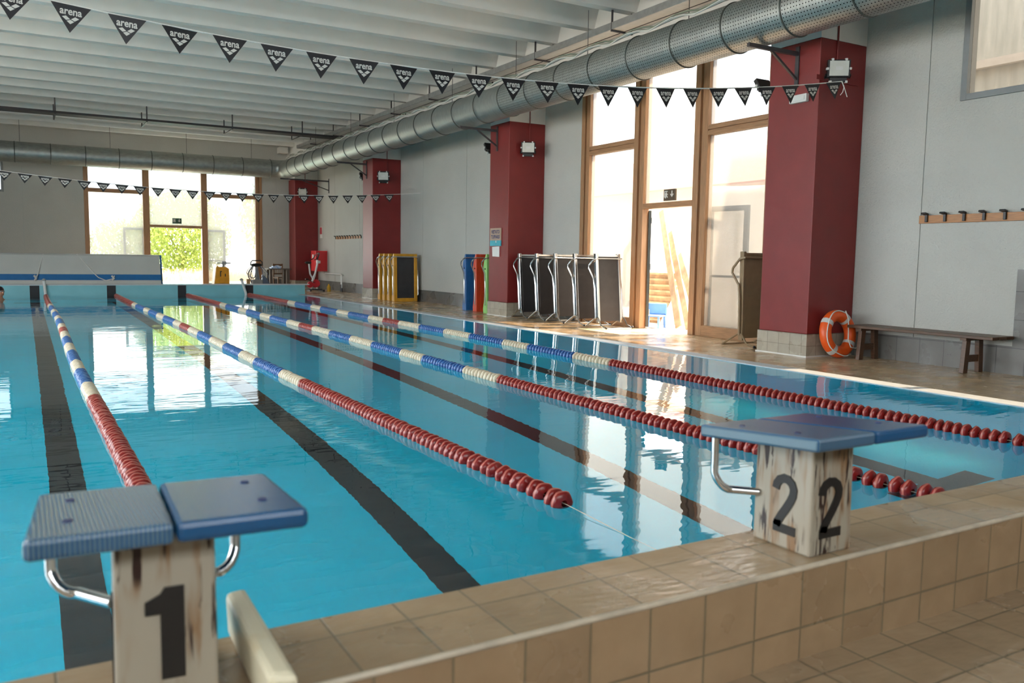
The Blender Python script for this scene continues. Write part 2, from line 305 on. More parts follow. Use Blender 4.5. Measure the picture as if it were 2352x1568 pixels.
# ------------------------------------------------------------------ mesh helpers
class MB:
    def __init__(s): s.v = []; s.f = []; s.mi = []; s.m = 0; s.uv = None
    def add(s, vs, fs):
        o = len(s.v); s.v += [tuple(v) for v in vs]
        for f in fs: s.f.append([i+o for i in f]); s.mi.append(s.m)
        return s
    def box(s, x0, x1, y0, y1, z0, z1):
        vs = [(x, y, z) for z in (z0, z1) for y in (y0, y1) for x in (x0, x1)]
        return s.add(vs, [(0, 2, 3, 1), (4, 5, 7, 6), (0, 1, 5, 4), (2, 6, 7, 3), (0, 4, 6, 2), (1, 3, 7, 5)])
    def bar(s, p0, p1, w, h, up=(0, 0, 1)):
        p0, p1 = Vector(p0), Vector(p1); d = (p1-p0).normalized(); u = Vector(up)
        if abs(d.dot(u)) > 0.98: u = Vector((0, 1, 0))
        r = d.cross(u).normalized(); u = r.cross(d)
        vs = [p + a*r*w/2 + b*u*h/2 for p in (p0, p1) for b in (-1, 1) for a in (-1, 1)]
        return s.add(vs, [(0, 1, 3, 2), (4, 6, 7, 5), (0, 4, 5, 1), (2, 3, 7, 6), (0, 2, 6, 4), (1, 5, 7, 3)])
    def tube(s, pts, r, n=10, closed=False, cap=True, rs=None):
        pts = [Vector(p) for p in pts]; k = len(pts); rings = []
        prev = None
        for i, p in enumerate(pts):
            a = pts[(i-1) % k] if (closed or i > 0) else p
            b = pts[(i+1) % k] if (closed or i < k-1) else p
            t = (b-a).normalized()
            if prev is None:
                u = Vector((0, 0, 1)) if abs(t.z) < 0.9 else Vector((1, 0, 0))
            else: u = prev
            u = (u - t*u.dot(t))
            if u.length < 1e-6: u = t.orthogonal()
            u.normalize(); prev = u; w = t.cross(u)
            rr = rs[i] if rs else r
            rings.append([p + rr*(math.cos(2*PI*j/n)*u + math.sin(2*PI*j/n)*w) for j in range(n)])
        vs = [v for rg in rings for v in rg]; fs = []
        for i in range(k if closed else k-1):
            i2 = (i+1) % k
            for j in range(n): fs.append((i*n+j, i*n+(j+1) % n, i2*n+(j+1) % n, i2*n+j))
        if cap and not closed: fs += [tuple(reversed(range(n))), tuple((k-1)*n+j for j in range(n))]
        return s.add(vs, fs)
    def lathe(s, prof, n=24, c=(0, 0, 0), axis='z'):
        vs = []
        for (r, h) in prof:
            for j in range(n):
                a = 2*PI*j/n; x, y = r*math.cos(a), r*math.sin(a)
                p = {'z': (x, y, h), 'y': (x, h, y), 'x': (h, x, y)}[axis]
                vs.append((p[0]+c[0], p[1]+c[1], p[2]+c[2]))
        fs = []
        for i in range(len(prof)-1):
            for j in range(n): fs.append((i*n+j, i*n+(j+1) % n, (i+1)*n+(j+1) % n, (i+1)*n+j))
        if prof[0][0] > 1e-6: fs.append(tuple(range(n)))
        if prof[-1][0] > 1e-6: fs.append(tuple((len(prof)-1)*n+j for j in range(n)))
        return s.add(vs, fs)
    def prism(s, poly, y0, y1, plane='xz'):
        n = len(poly)
        f = {'xz': lambda a, b, h: (a, h, b), 'xy': lambda a, b, h: (a, b, h), 'yz': lambda a, b, h: (h, a, b)}[plane]
        vs = [f(a, b, y0) for a, b in poly] + [f(a, b, y1) for a, b in poly]
        fs = [tuple(range(n)), tuple(reversed(range(n, 2*n)))] + [(i, i+n, (i+1) % n + n, (i+1) % n) for i in range(n)]
        return s.add(vs, fs)
    def sphere(s, c, r, n=12, m=8, sc=(1, 1, 1)):
        prof = [(math.sin(PI*i/m), -math.cos(PI*i/m)) for i in range(m+1)]
        o = len(s.v); s.lathe([(max(a, 1e-4)*r, b*r) for a, b in prof], n)
        for i in range(o, len(s.v)):
            v = s.v[i]; s.v[i] = (v[0]*sc[0]+c[0], v[1]*sc[1]+c[1], v[2]*sc[2]+c[2])
        return s
    def xf(s, M):
        s.v = [tuple(M @ Vector(v)) for v in s.v]; return s
    def build(s, name, mats, parent=None, smooth=False, bevel=0.0, world=True, origin=None):
        """world=True: coordinates are world ones; stored relative to the parent's (translation, z-rotation) or to origin"""
        if not isinstance(mats, (list, tuple)): mats = [mats]
        me = bpy.data.meshes.new(name)
        vs = [Vector(v) for v in s.v]
        if world:
            if parent is not None:
                M = wmat(parent).inverted(); vs = [M @ v for v in vs]; org = None
            else:
                if origin is None:
                    xs = [v.x for v in vs]; ys = [v.y for v in vs]; zs = [v.z for v in vs]
                    origin = ((min(xs)+max(xs))/2, (min(ys)+max(ys))/2, min(zs))
                org = Vector(origin); vs = [v-org for v in vs]
        else: org = None
        me.from_pydata([tuple(v) for v in vs], [], s.f)
        for m in mats: me.materials.append(m)
        if len(mats) > 1:
            for p, i in zip(me.polygons, s.mi): p.material_index = min(i, len(mats)-1)
        bm = bmesh.new(); bm.from_mesh(me)
        bmesh.ops.recalc_face_normals(bm, faces=bm.faces)
        bm.to_mesh(me); bm.free()
        if smooth:
            for p in me.polygons: p.use_smooth = True
            me.set_sharp_from_angle(angle=R(38))
        o = bpy.data.objects.new(name, me); COL.objects.link(o)
        if parent is not None: o.parent = parent
        elif org is not None: o.location = org
        if bevel:
            b = o.modifiers.new('bevel', 'BEVEL'); b.width = bevel; b.segments = 2; b.limit_method = 'ANGLE'; b.angle_limit = R(40)
        return o
def wmat(o):
    M = Matrix.LocRotScale(o.location, o.rotation_euler, o.scale)
    return wmat(o.parent) @ M if o.parent else M
def tag(o, label=None, cat=None, group=None, kind=None):
    if label: o['label'] = label
    if cat: o['category'] = cat
    if group: o['group'] = group
    if kind: o['kind'] = kind
    return o
def thing(name, label, cat, loc, rotz=0, group=None, kind=None):
    o = bpy.data.objects.new(name, None); COL.objects.link(o); o.empty_display_size = 0.1
    o.location = loc; o.rotation_euler = (0, 0, rotz)
    return tag(o, label, cat, group, kind)
def copy_tree(o, parent=None):
    c = o.copy(); COL.objects.link(c); c.parent = parent
    for ch in list(o.children): copy_tree(ch, c)
    return c
def text_mb(body, size, cx, cy, bold=0.0, sx=1.0):
    """flat text as an MB in the local xz plane facing -y, centred on cx, cy"""
    cu = bpy.data.curves.new('lettering', 'FONT'); cu.body = body; cu.size = size; cu.offset = bold; cu.align_x = 'CENTER'; cu.align_y = 'CENTER'; cu.resolution_u = 3
    ob = bpy.data.objects.new('lettering', cu); COL.objects.link(ob)
    bpy.context.view_layer.update()
    me = bpy.data.meshes.new_from_object(ob.evaluated_get(bpy.context.evaluated_depsgraph_get()))
    bpy.data.objects.remove(ob)
    mb = MB(); mb.add([(v.co.x*sx+cx, 0, v.co.y+cy) for v in me.vertices], [tuple(p.vertices) for p in me.polygons])
    bpy.data.meshes.remove(me); bpy.data.curves.remove(cu)
    return mb
def arc(c, r, a0, a1, n, plane='xz'):
    out = []
    for i in range(n+1):
        a = a0 + (a1-a0)*i/n; p, q = r*math.cos(a), r*math.sin(a)
        out.append({'xz': (c[0]+p, c[1], c[2]+q), 'yz': (c[0], c[1]+p, c[2]+q), 'xy': (c[0]+p, c[1]+q, c[2])}[plane])
    return out

# ------------------------------------------------------------------ setting: dimensions
XW = 9.95            # right wall
YF = 33.4            # far wall
HC, HF = 0.304, 0.335
Y0, Y1 = 2.09, 27.40 # pool ends
XP = 7.74            # right pool edge
XL = -4.7            # left pool edge
ZB = 5.40            # underside of the ceiling beams
XLW = -7.6
YN = -3.6
PIL = [7.75, 15.88, 24.05, 32.4]

portal('portal_right', (10.35, 11.9, 2.4), (4.9, 4.6), (-1, 0, 0))
portal('portal_far', (4.95, 33.8, 2.4), (4.6, 6.0), (0, -1, 0))
portal('portal_left', (XLW-0.3, 11.0, 2.9), (19.6, 3.6), (1, 0, 0))
portal('portal_near', (-1.2, YN-0.5, 3.97), (10.8, 1.55), (0, 1, 0))
portal('portal_high', (10.35, 4.6, 4.05), (3.4, 1.5), (-1, 0, 0))

# deck and floors
b = MB(); b.box(XP+0.24, XW+0.2, YN, YF+0.2, -0.3, 0.0)
tag(b.build('floor', T_deck), 'wet beige tiled deck along the right wall', 'floor', kind='structure')
b = MB(); b.box(XLW-0.2, XP+0.24, YN, 1.76, -0.3, 0.0)
tag(b.build('floor', T_floor), 'beige slate-look floor tiles in front of the pool wall', 'floor', kind='structure')
b = MB(); b.box(XLW-0.2, XP+0.24, Y1+0.3, YF+0.2, -0.3, 0.0)
tag(b.build('floor', T_deck), 'beige floor behind the far pool wall', 'floor', kind='structure')
b = MB(); b.box(XLW-0.2, XL, 1.76, Y1+0.3, -0.3, 0.0)
tag(b.build('floor', T_deck), 'beige deck along the left side', 'floor', kind='structure')
# pool basin with lane markings
b = MB(); b.box(XL-0.2, XP+0.24, Y0-0.3, Y1+0.3, -1.95, -1.8); b.box(XP, XP+0.24, Y0, Y1, -1.8, -0.012); b.box(XL-0.2, XL, Y0, Y1, -1.8, -0.012)
b.m = 1
for i, xc in enumerate((-3.7, -1.75, 0.22, 2.19, 4.17, 6.15)):
    b.box(xc-0.12, xc+0.12, 4.0, Y1-1.3, -1.8, -1.797)
    b.box(xc-0.5, xc+0.5, 3.76, 4.0, -1.8, -1.797); b.box(xc-0.5, xc+0.5, Y1-1.55, Y1-1.3, -1.7995, -1.7965)
tag(b.build('pool_basin', [M_basin, M_line]), 'turquoise pool basin with black lane lines on its floor', 'pool', kind='structure')
b = MB(); b.box(XL-0.2, XP+0.22, Y1, Y1+0.32, -1.8, HF-0.03)
b.m = 1; b.box(XL-0.2, XP+0.36, Y1-0.02, Y1+0.34, HF-0.03, HF)
b.m = 2
for xc in (-3.7, -1.75, 0.22, 2.19, 4.15, 6.17): b.box(xc-0.12, xc+0.12, Y1-0.006, Y1, -1.2, HF-0.035)
tag(b.build('pool_end_wall', [M_wallpool, M_strip, M_line]), 'pale blue far end wall of the pool with black target marks', 'wall', kind='structure')
b = MB(); b.box(XLW, XP+0.24, 1.762, Y0, -1.8, HC-0.02)
b.m = 1; b.box(XLW, XP+0.24, 1.757, Y0, HC-0.02, HC)
b.m = 2; b.add([(XLW, 1.755, 0), (XP+0.24, 1.755, 0), (XP+0.24, 1.755, HC-0.006), (XLW, 1.755, HC-0.006)], [(0, 1, 2, 3)])
b.m = 3; b.tube([(XLW, 1.757, HC-0.006), (XP+0.24, 1.757, HC-0.006)], 0.009, 10)
b.m = 4; b.box(XLW, XP+0.24, Y0, Y0+0.002, -1.8, HC-0.022)
tag(b.build('pool_near_wall', [T_top, T_top, T_face, M_bull, M_basin]), 'raised tiled wall and coping at the near end of the pool', 'wall', kind='structure')
b = MB(); b.box(XP, XP+0.24, Y0+0.0, Y1, -0.012, 0.004)
tag(b.build('trim_1', M_strip), 'white overflow edging along the right side of the pool', 'pool edging', kind='structure')
# water
b = MB(); b.add([(XL, Y0+0.002, -0.004), (XP, Y0+0.002, -0.004), (XP, Y1, -0.004), (XL, Y1, -0.004)], [(0, 1, 2, 3)])
w = b.build('pool_water', M_water)
tag(w, 'clear rippled turquoise water filling the pool', 'water', kind='stuff')

# right wall (opening for window_1 and the high window)
ZT = 6.15
def wall_panels(b, intervals, fn, holes):
    """intervals along s; fn(s0,s1,z0,z1,mi); holes [(s0,s1,z0,z1)]"""
    for s0, s1 in intervals:
        hs = [h for h in holes if h[0] < s1 and h[1] > s0]
        if not hs: fn(s0, s1, 0, ZT); continue
        cuts = sorted({s0, s1} | {c for h in hs for c in h[:2] if s0 < c < s1})
        for a, c in zip(cuts, cuts[1:]):
            h = [h for h in hs if h[0] <= a and h[1] >= c]
            if not h: fn(a, c, 0, ZT)
            else:
                if h[0][2] > 0: fn(a, c, 0, h[0][2])
                fn(a, c, h[0][3], ZT)
HR = [(9.30, 14.46, 0, 4.75), (2.9, 6.36, 3.25, 4.9)]
g = 0.006
b = MB(); js = [YN-0.2, 1.2, 4.0, 6.80, 16.3, 19.65, 22.4, 27.7, 30.35, YF+0.2]
wall_panels(b, [(p+g, q-g) for p, q in zip(js, js[1:])], lambda s0, s1, z0, z1: b.box(XW, XW+0.22, s0, s1, z0, z1), HR)
b.m = 1
wall_panels(b, [(YN-0.2, YF+0.2)], lambda s0, s1, z0, z1: b.box(XW+0.012, XW+0.20, s0+0.001, s1-0.001, z0, z1), HR)
tag(b.build('wall_right', [M_wall, M_wallback]), 'off-white textured panel wall on the right', 'wall', kind='structure')
HFAR = [(1.88, 8.05, 0, 4.75), (-3.6, -0.52, 3.25, 4.9)]
b = MB(); js = [XLW-0.2, -3.8, 0.02, 8.6, XW+0.2]
wall_panels(b, [(p+g, q-g) for p, q in zip(js, js[1:])], lambda s0, s1, z0, z1: b.box(s0, s1, YF, YF+0.22, z0, z1), HFAR)
b.m = 1
wall_panels(b, [(XLW-0.2, XW+0.2)], lambda s0, s1, z0, z1: b.box(s0+0.001, s1-0.001, YF+0.012, YF+0.20, z0, z1), HFAR)
tag(b.build('wall_far', [M_wall, M_wallback]), 'off-white panel wall at the far end', 'wall', kind='structure')
HL = [(1.2, 20.8, 1.1, 4.7)]
b = MB(); wall_panels(b, [(YN-0.2, YF+0.2)], lambda s0, s1, z0, z1: b.box(XLW-0.22, XLW, s0, s1, z0, z1), HL)
tag(b.build('wall_left', M_wall), 'off-white wall on the left', 'wall', kind='structure')
b = MB(); wall_panels(b, [(XLW, XW)], lambda s0, s1, z0, z1: b.box(s0, s1, YN-0.2, YN, z0, z1), [(-6.6, 4.2, 3.2, 4.75)])
tag(b.build('wall_near', M_wall), 'off-white wall behind the photographer', 'wall', kind='structure')
# ceiling
b = MB(); b.box(XLW-0.22, XW+0.22, YN-0.2, YF+0.22, 5.815, ZT)
ceil = tag(b.build('ceiling', M_ceil), 'white ribbed concrete ceiling', 'ceiling', kind='structure')
for i in range(-12, 18):
    y = 11.72 + 1.222*i
    if y < YN+0.2: continue
    b = MB(); b.prism([(y-0.095, ZB), (y+0.095, ZB), (y+0.27, 5.82), (y-0.27, 5.82)], XLW, 9.05, 'yz')
    b.build('ceiling_beam', M_ceil, ceil)
b = MB(); b.box(9.05, XW, YN, YF, 4.86, 5.82)
b.build('edge_girder', M_ceil, ceil)
# skirting tiles
def base_r(y0, y1, z=0.33): 
    b = MB(); b.box(XW-0.012, XW, y0, y1, 0, z); return b
segs = [(5.53, PIL[0]), (PIL[0]+0.85, 9.30), (14.46, PIL[1]), (PIL[1]+0.85, PIL[2]), (PIL[2]+0.85, PIL[3])]
b = MB()
for y0, y1 in segs: b.box(XW-0.012, XW, y0, y1, 0, 0.33)
b.box(XW-0.012, XW, YN, 5.53, 0, 1.225)
tag(b.build('baseboard_right', T_basex), 'grey tile skirting along the right wall, rising tall at the near end', 'skirting', kind='structure')
b = MB(); b.box(8.05, 9.05, YF-0.012, YF, 0, 0.33); b.box(XLW, 1.88, YF-0.012, YF, 0, 0.33)
tag(b.build('baseboard_far', T_basef), 'grey tile skirting along the far wall', 'skirting', kind='structure')
# red pillars
pl = ['nearest red pillar, with the orange lifebuoy leaning at its foot', 'red pillar beside the row of chrome treadmills', 'red pillar behind the stacked yellow treadmills', 'red pillar in the far corner by the fire hose cabinet']
for i, y in enumerate(PIL):
    t = thing('pillar', pl[i], 'pillar', (9.5, y+0.42, 0), kind='structure', group='red pillars on the right wall')
    b = MB(); b.box(9.05, XW-0.001, y, y+0.85, 0.31, 4.18)
    b.build('red_shaft', M_red, t, bevel=0.012)
    b = MB(); b.box(9.05, XW-0.001, y, y+0.85, 4.18, 4.86)
    b.build('white_head', M_white, t)
    b = MB(); b.box(9.035, XW-0.001, y-0.015, y+0.865, 0.0, 0.31)
    for k in range(len(b.f)): pass
    b.mi = [0, 0, 1, 1, 0, 0]
    b.build('tile_base', [T_pilx, T_pily], t)
    b = MB(); b.box(9.022, XW-0.001, y-0.028, y+0.878, 0.0, 0.018)
    b.build('caulk_line', M_white, t)

# ------------------------------------------------------------------ big windows
def window(name, label, mp, s_out, zt, mull, frame_lo, door_bay, transoms, portal_loc=None):
    """mp(s,d,z)->world ; d = depth outward.  mull = list of (s0,s1) verticals incl. ends"""
    s0, s1 = mull[0][0], mull[-1][1]
    c = mp((s0+s1)/2, 0.05, 0)
    t = thing(name, label, 'window', c, kind='structure')
    def bx(mb, a0, a1, d0, d1, z0, z1):
        p = [mp(a, d, z) for z in (z0, z1) for d in (d0, d1) for a in (a0, a1)]
        mb.add(p, [(0, 2, 3, 1), (4, 5, 7, 6), (0, 1, 5, 4), (2, 6, 7, 3), (0, 4, 6, 2), (1, 3, 7, 5)])
    for a0, a1 in mull:
        b = MB(); w = a1-a0
        if w > 0.24:
            bx(b, a0, a0+w*0.40, -0.015, 0.14, 0, zt); bx(b, a1-w*0.40, a1, -0.015, 0.14, 0, zt); bx(b, a0+w*0.40, a1-w*0.40, 0.03, 0.12, 0, zt)
        else: bx(b, a0, a1, -0.015, 0.14, 0, zt)
        b.build('mullion', M_wood, t, bevel=0.006)
    b = MB(); bx(b, s0, s1, -0.01, 0.14, zt-0.09, zt); b.build('head_rail', M_woodh, t)
    for k in range(3):
        a0, a1 = mull[k][1], mull[k+1][0]
        if k == door_bay:
            b = MB(); bx(b, a0, a1, -0.012, 0.13, 2.21, 2.31); b.build('door_head', M_woodh, t, bevel=0.005)
            b = MB(); bx(b, a0+0.0, a1, 0.05, 0.062, 2.31, zt-0.09); b.build('pane', M_frost, t)
        else:
            z0, z1 = transoms
            b = MB(); bx(b, a0, a1, -0.012, 0.13, z0, (z0+z1)/2-0.008); bx(b, a0, a1, -0.012, 0.13, (z0+z1)/2+0.008, z1); bx(b, a0, a1, 0.02, 0.1, z0+0.01, z1-0.01)
            b.build('transom', M_woodh, t, bevel=0.004)
            b = MB(); bx(b, a0, a1, -0.012, 0.13, 0.0, frame_lo); b.build('bottom_rail', M_woodh, t, bevel=0.005)
            b = MB(); bx(b, a0, a1, 0.05, 0.062, z1, zt-0.09); b.build('pane', M_pane, t)
            b = MB(); bx(b, a0, a1, 0.05, 0.062, frame_lo, z0); b.build('pane', M_frost, t)
    return t
mpR = lambda s, d, z: (XW+d, s, z)
mpF = lambda s, d, z: (s, YF+d, z)
w1 = window('window_1', 'tall wooden framed frosted window with an open doorway, right wall', mpR, 0, 4.75,
       [(9.30, 9.45), (10.76, 11.09), (12.42, 12.73), (14.17, 14.46)], 0.18, 1, (3.36, 3.53))
w2 = window('window_2', 'tall wooden framed frosted window with an open doorway, far wall', mpF, 0, 4.75,
       [(1.88, 2.03), (3.79, 4.01), (5.81, 6.02), (7.80, 8.05)], 0.14, 1, (3.39, 3.53))
# door leaves standing open outside
def leaf(name, label, p0, p1, h=2.19, fw=0.085):
    p0, p1 = Vector((*p0, 0)), Vector((*p1, 0)); d = p1-p0; L = d.length; d.normalize()
    t = thing(name, label, 'door', p0, math.atan2(d.y, d.x), kind='structure')
    b = MB(); b.box(0, fw, -0.025, 0.025, 0.03, h); b.box(L-fw, L, -0.025, 0.025, 0.03, h); b.box(fw, L-fw, -0.025, 0.025, 0.03, 0.03+0.14); b.box(fw, L-fw, -0.025, 0.025, h-fw, h); b.box(fw, L-fw, -0.02, 0.02, 1.0, 1.04)
    b.build('leaf_frame', M_leaff, t, world=False)
    b = MB(); b.box(fw, L-fw, -0.006, 0.006, 0.17, 1.0); b.box(fw, L-fw, -0.006, 0.006, 1.04, h-fw); b.build('pane', M_clear, t, world=False)
    b = MB(); b.box(L-0.06, L-0.03, -0.05, 0.05, 1.0, 1.16); b.box(L-0.13, L-0.03, -0.065, -0.05, 1.09, 1.11); b.build('door_handle', M_alu, t, world=False)
    b = MB()
    for z in (0.25, 1.1, 1.95): b.tube([(-0.008, -0.03, z), (-0.008, -0.03, z+0.11)], 0.011, 8)
    b.build('hinge', M_alu, t, world=False)
leaf('door_1', 'door leaf folded open outside, seen through the frosted pane right of the doorway, right wall', (10.13, 10.86), (10.22, 10.03))
leaf('door_2', 'door leaf seen edge-on at the left side of the right wall doorway', (10.08, 12.37), (10.47, 12.90))
leaf('door_3', 'door leaf folded open outside, left of the far doorway', (3.85, YF+0.20), (3.13, YF+0.26))
leaf('door_4', 'door leaf folded open outside, right of the far doorway', (5.98, YF+0.20), (6.70, YF+0.26))
# high windows with grey frames
def high_window(name, label, mp, s0, s1, z0, z1, nbars, gm=None):
    t = thing(name, label, 'window', mp((s0+s1)/2, 0, z0), kind='structure')
    def bx(mb, a0, a1, d0, d1, za, zb):
        p = [mp(a, d, z) for z in (za, zb) for d in (d0, d1) for a in (a0, a1)]
        mb.add(p, [(0, 2, 3, 1), (4, 5, 7, 6), (0, 1, 5, 4), (2, 6, 7, 3), (0, 4, 6, 2), (1, 3, 7, 5)])
    b = MB(); f = 0.075
    bx(b, s0, s0+f, -0.03, 0.14, z0, z1); bx(b, s1-f, s1, -0.03, 0.14, z0, z1); bx(b, s0+f, s1-f, -0.03, 0.14, z0, z0+f); bx(b, s0+f, s1-f, -0.03, 0.14, z1-f, z1)
    b.build('window_frame', M_alu, t, bevel=0.004)
    b = MB(); bx(b, s0+f, s1-f, 0.03, 0.038, z0+f, z1-f); b.build('pane', gm or M_pane, t)
    step = (s1-s0)/nbars
    for k in range(1, nbars):
        b = MB(); bx(b, s0+k*step-0.035, s0+k*step+0.035, -0.02, 0.1, z0+f, z1-f); b.build('glazing_bar', M_alu, t)
    return t
high_window('window_3', 'high grey framed window at the top of the right wall', mpR, 2.9, 6.36, 3.25, 4.9, 2, M_tint)
high_window('window_4', 'high grey framed window at the left of the far wall', mpF, -3.6, -0.52, 3.25, 4.9, 2)
high_window('fill_window_left', 'long grey framed window added in the left wall for fill light', lambda s, d, z: (XLW-d, s, z), 1.2, 20.8, 1.1, 4.7, 12, M_clear)  # added out of view to raise the light in the hall

high_window('fill_window_near', 'long grey framed window added in the wall behind the photographer for fill light', lambda s, d, z: (s, YN-d, z), -6.6, 4.2, 3.2, 4.75, 6, M_clear)  # second added opening, unseen, throws fill daylight on the foreground

# ------------------------------------------------------------------ ventilation duct
DX, DZ, DR = 8.43, 4.395, 0.325
DY = 31.35
duct = thing('ventilation_duct', 'large round galvanised air duct running along the right wall and turning across the far end', 'air duct', (DX, 12, DZ-DR))
def duct_tube(path, r, n=40):
    b = MB(); b.tube(path, r, n, cap=False); return b
def add_uv(o, n, lens, r):
    pass
def cyl_y(y0, y1):
    """open cylinder along y with uv: u around in metres, v along in metres"""
    n = 48; me = bpy.data.meshes.new('duct_run'); vs = []; fs = []
    ys = [y0, y1]
    for y in ys:
        for j in range(n):
            a = 2*PI*j/n; vs.append((DR*math.cos(a), y-12, DR+DR*math.sin(a)))
    for j in range(n): fs.append((j, (j+1) % n, n+(j+1) % n, n+j))
    me.from_pydata(vs, [], fs); uv = me.uv_layers.new(name='UVMap')
    for p, j in zip(me.polygons, range(n)):
        for li in p.loop_indices:
            vi = me.loops[li].vertex_index; k = vi % n
            u = (j+1)/n if (k == (j+1) % n) else j/n
            uv.data[li].uv = (u, (vs[vi][1])/1.0)
        p.use_smooth = True
    return me
rings_y = []
y = -2.6
while y < 30.9: rings_y.append(y); y += 1.02
for ya, yb in zip(rings_y, rings_y[1:]+[30.95]):
    o = bpy.data.objects.new('duct_section', cyl_y(ya, yb)); COL.objects.link(o); o.parent = duct
    o.data.materials.append(M_perf if ya < 14.5 else M_galv)
def ring_y(y):
    b = MB(); b.lathe([(DR, -0.012), (DR+0.012, -0.008), (DR+0.016, 0), (DR+0.012, 0.008), (DR, 0.012)], 48, (DX, y, DZ), 'y'); return b
for y in rings_y[1:]:
    ring_y(y).build('duct_ring', M_ring, duct, smooth=True)
b = MB(); el = [(DX-0.45+0.45*math.cos(a), DY-0.45+0.45*math.sin(a), DZ) for a in [R(90)*k/8 for k in range(9)]]
b.tube([(DX, 30.93, DZ)]+el[1:-1]+[(DX-0.47, DY, DZ)], DR-0.004, 40, cap=False); b.build('duct_elbow', M_galv, duct, smooth=True)
b = MB(); b.tube([(DX-0.45, DY, DZ), (XLW+0.3, DY, DZ)], DR, 40); b.build('duct_cross_run', M_galv, duct, smooth=True)
x = 7.85
while x > XLW+0.4:
    b = MB(); b.lathe([(DR, -0.014), (DR+0.016, 0), (DR, 0.014)], 40, (x, DY, DZ), 'x'); b.build('duct_ring', M_ring, duct, smooth=True); x -= 1.0
for y in (4.6, 7.05, 9.5, 12.0, 14.4, 17.2, 20.6, 23.9, 27.3):
    b = MB(); b.tube([(DX-0.10, y, DZ+DR-0.02), (DX-0.10, y, ZB+0.02)], 0.006, 6); b.build('hanger_wire', M_greysteel, duct)
for x in (0.0, 2.6, 5.0, 7.2):
    b = MB(); b.tube([(x, DY, DZ+DR-0.01), (x, DY, ZB+0.3)], 0.006, 6); b.build('hanger_wire', M_greysteel, duct)
# brackets
bl = ['triangular steel duct bracket on the nearest red pillar', 'triangular steel duct bracket on the red pillar beside the chrome treadmills', 'triangular steel duct bracket on the red pillar behind the yellow treadmills', 'triangular steel duct bracket on the wall near the far corner']
for i, (y, xw) in enumerate(((8.12, 9.05), (16.40, 9.05), (24.55, 9.05), (31.0, XW))):
    t = thing('duct_bracket', bl[i], 'bracket', (xw, y, 3.62), group='duct brackets')
    b = MB(); b.bar((xw-0.001, y, 4.035), (8.13, y, 4.035), 0.045, 0.05); b.build('support_arm', M_greysteel, t)
    b = MB(); b.box(xw-0.02, xw, y-0.03, y+0.03, 3.60, 4.13); b.build('wall_plate', M_greysteel, t)
    b = MB(); b.bar((xw-0.01, y, 3.70), (8.13+(xw-8.13)*0.45, y, 4.015), 0.03, 0.03); b.build('brace', M_greysteel, t)
# cables draped along the duct top
b = MB()
for k, (dx, dz, r) in enumerate(((-0.16, 0.03, 0.016), (-0.20, 0.0, 0.012), (-0.12, 0.06, 0.014), (-0.23, -0.03, 0.010))):
    pts = []
    for i in range(0, 131):
        y = -2 + i*0.25
        if y > 30.8: break
        ph = (y % 1.02)/1.02
        pts.append((DX+dx, y, DZ+0.29+dz + 0.07*(1-4*(ph-0.5)**2)*(0.6+0.25*k)))
    b.m = k % 2; b.tube(pts, r, 6)
tag(b.build('cable_bundle', [M_cable, M_cablew]), 'loose bundle of green and white cables lying along the top of the duct', 'cables')
# cable tray beside the duct
tray = thing('cable_tray', 'long grey metal cable tray hung under the ceiling beside the duct', 'cable tray', (8.9, 12, 5.07))
b = MB(); b.box(8.60, 8.625, -3, 30.5, 5.085, 5.20); b.build('tray_side', M_tray, tray)
b = MB(); b.box(8.625, 8.86, -3, 30.5, 5.085, 5.10); b.build('tray_base', M_cablew, tray)  # white underside stands in for window light falling on it
b = MB(); b.box(8.88, 9.04, -3, 30.5, 5.11, 5.125); b.build('tray_lid', M_white, tray)  # white here too, carrying the same window light
b = MB(); b.box(8.86, 8.88, -3, 30.5, 5.08, 5.13); b.build('dark_slot_strip', M_traydark, tray)  # dark strip along the slot between the two trays
yy = -1.6 + 0.12
for i in range(-5, 16):
    yb = 11.72 + 1.222*i - 0.0
    if i % 2: continue
    b = MB(); b.bar((8.615, yb, 5.07), (8.615, yb, ZB+0.01), 0.03, 0.02); b.bar((9.02, yb, 5.07), (9.02, yb, ZB+0.01), 0.03, 0.02); b.bar((8.60, yb, 5.065), (9.04, yb, 5.065), 0.035, 0.025); b.build('tray_hanger', M_greysteel, tray)
tr2 = thing('cable_tray', 'dark pipe-like cable tray hung across the hall near the far end', 'cable tray', (2, 26.8, 4.98))
b = MB(); b.box(XLW+0.1, 8.75, 26.25, 26.75, 4.985, 5.045); b.build('tray_channel', M_traydark, tr2)
b = MB(); b.tube([(XLW+0.1, 26.95, 5.04), (8.75, 26.95, 5.04)], 0.02, 6); b.build('conduit', M_cablew, tr2)
for x in (-4.0, -1.6, 0.86, 3.15, 5.5, 7.6):
    b = MB(); b.bar((x, 26.30, 4.965), (x, 26.30, ZB+0.01), 0.035, 0.01); b.bar((x, 27.5, 4.975), (x, 27.5, ZB), 0.035, 0.01); b.bar((x, 26.30, 4.97), (x, 27.5, 4.975), 0.035, 0.02); b.build('tray_hanger', M_greysteel, tr2)
b = MB(); b.box(8.62, 8.95, 32.9, 33.25, 5.18, 5.40); b.box(8.66, 8.91, 32.88, 32.9, 5.21, 5.37)
tag(b.build('junction_box', M_white), 'white junction box under the ceiling in the far right corner', 'junction box')

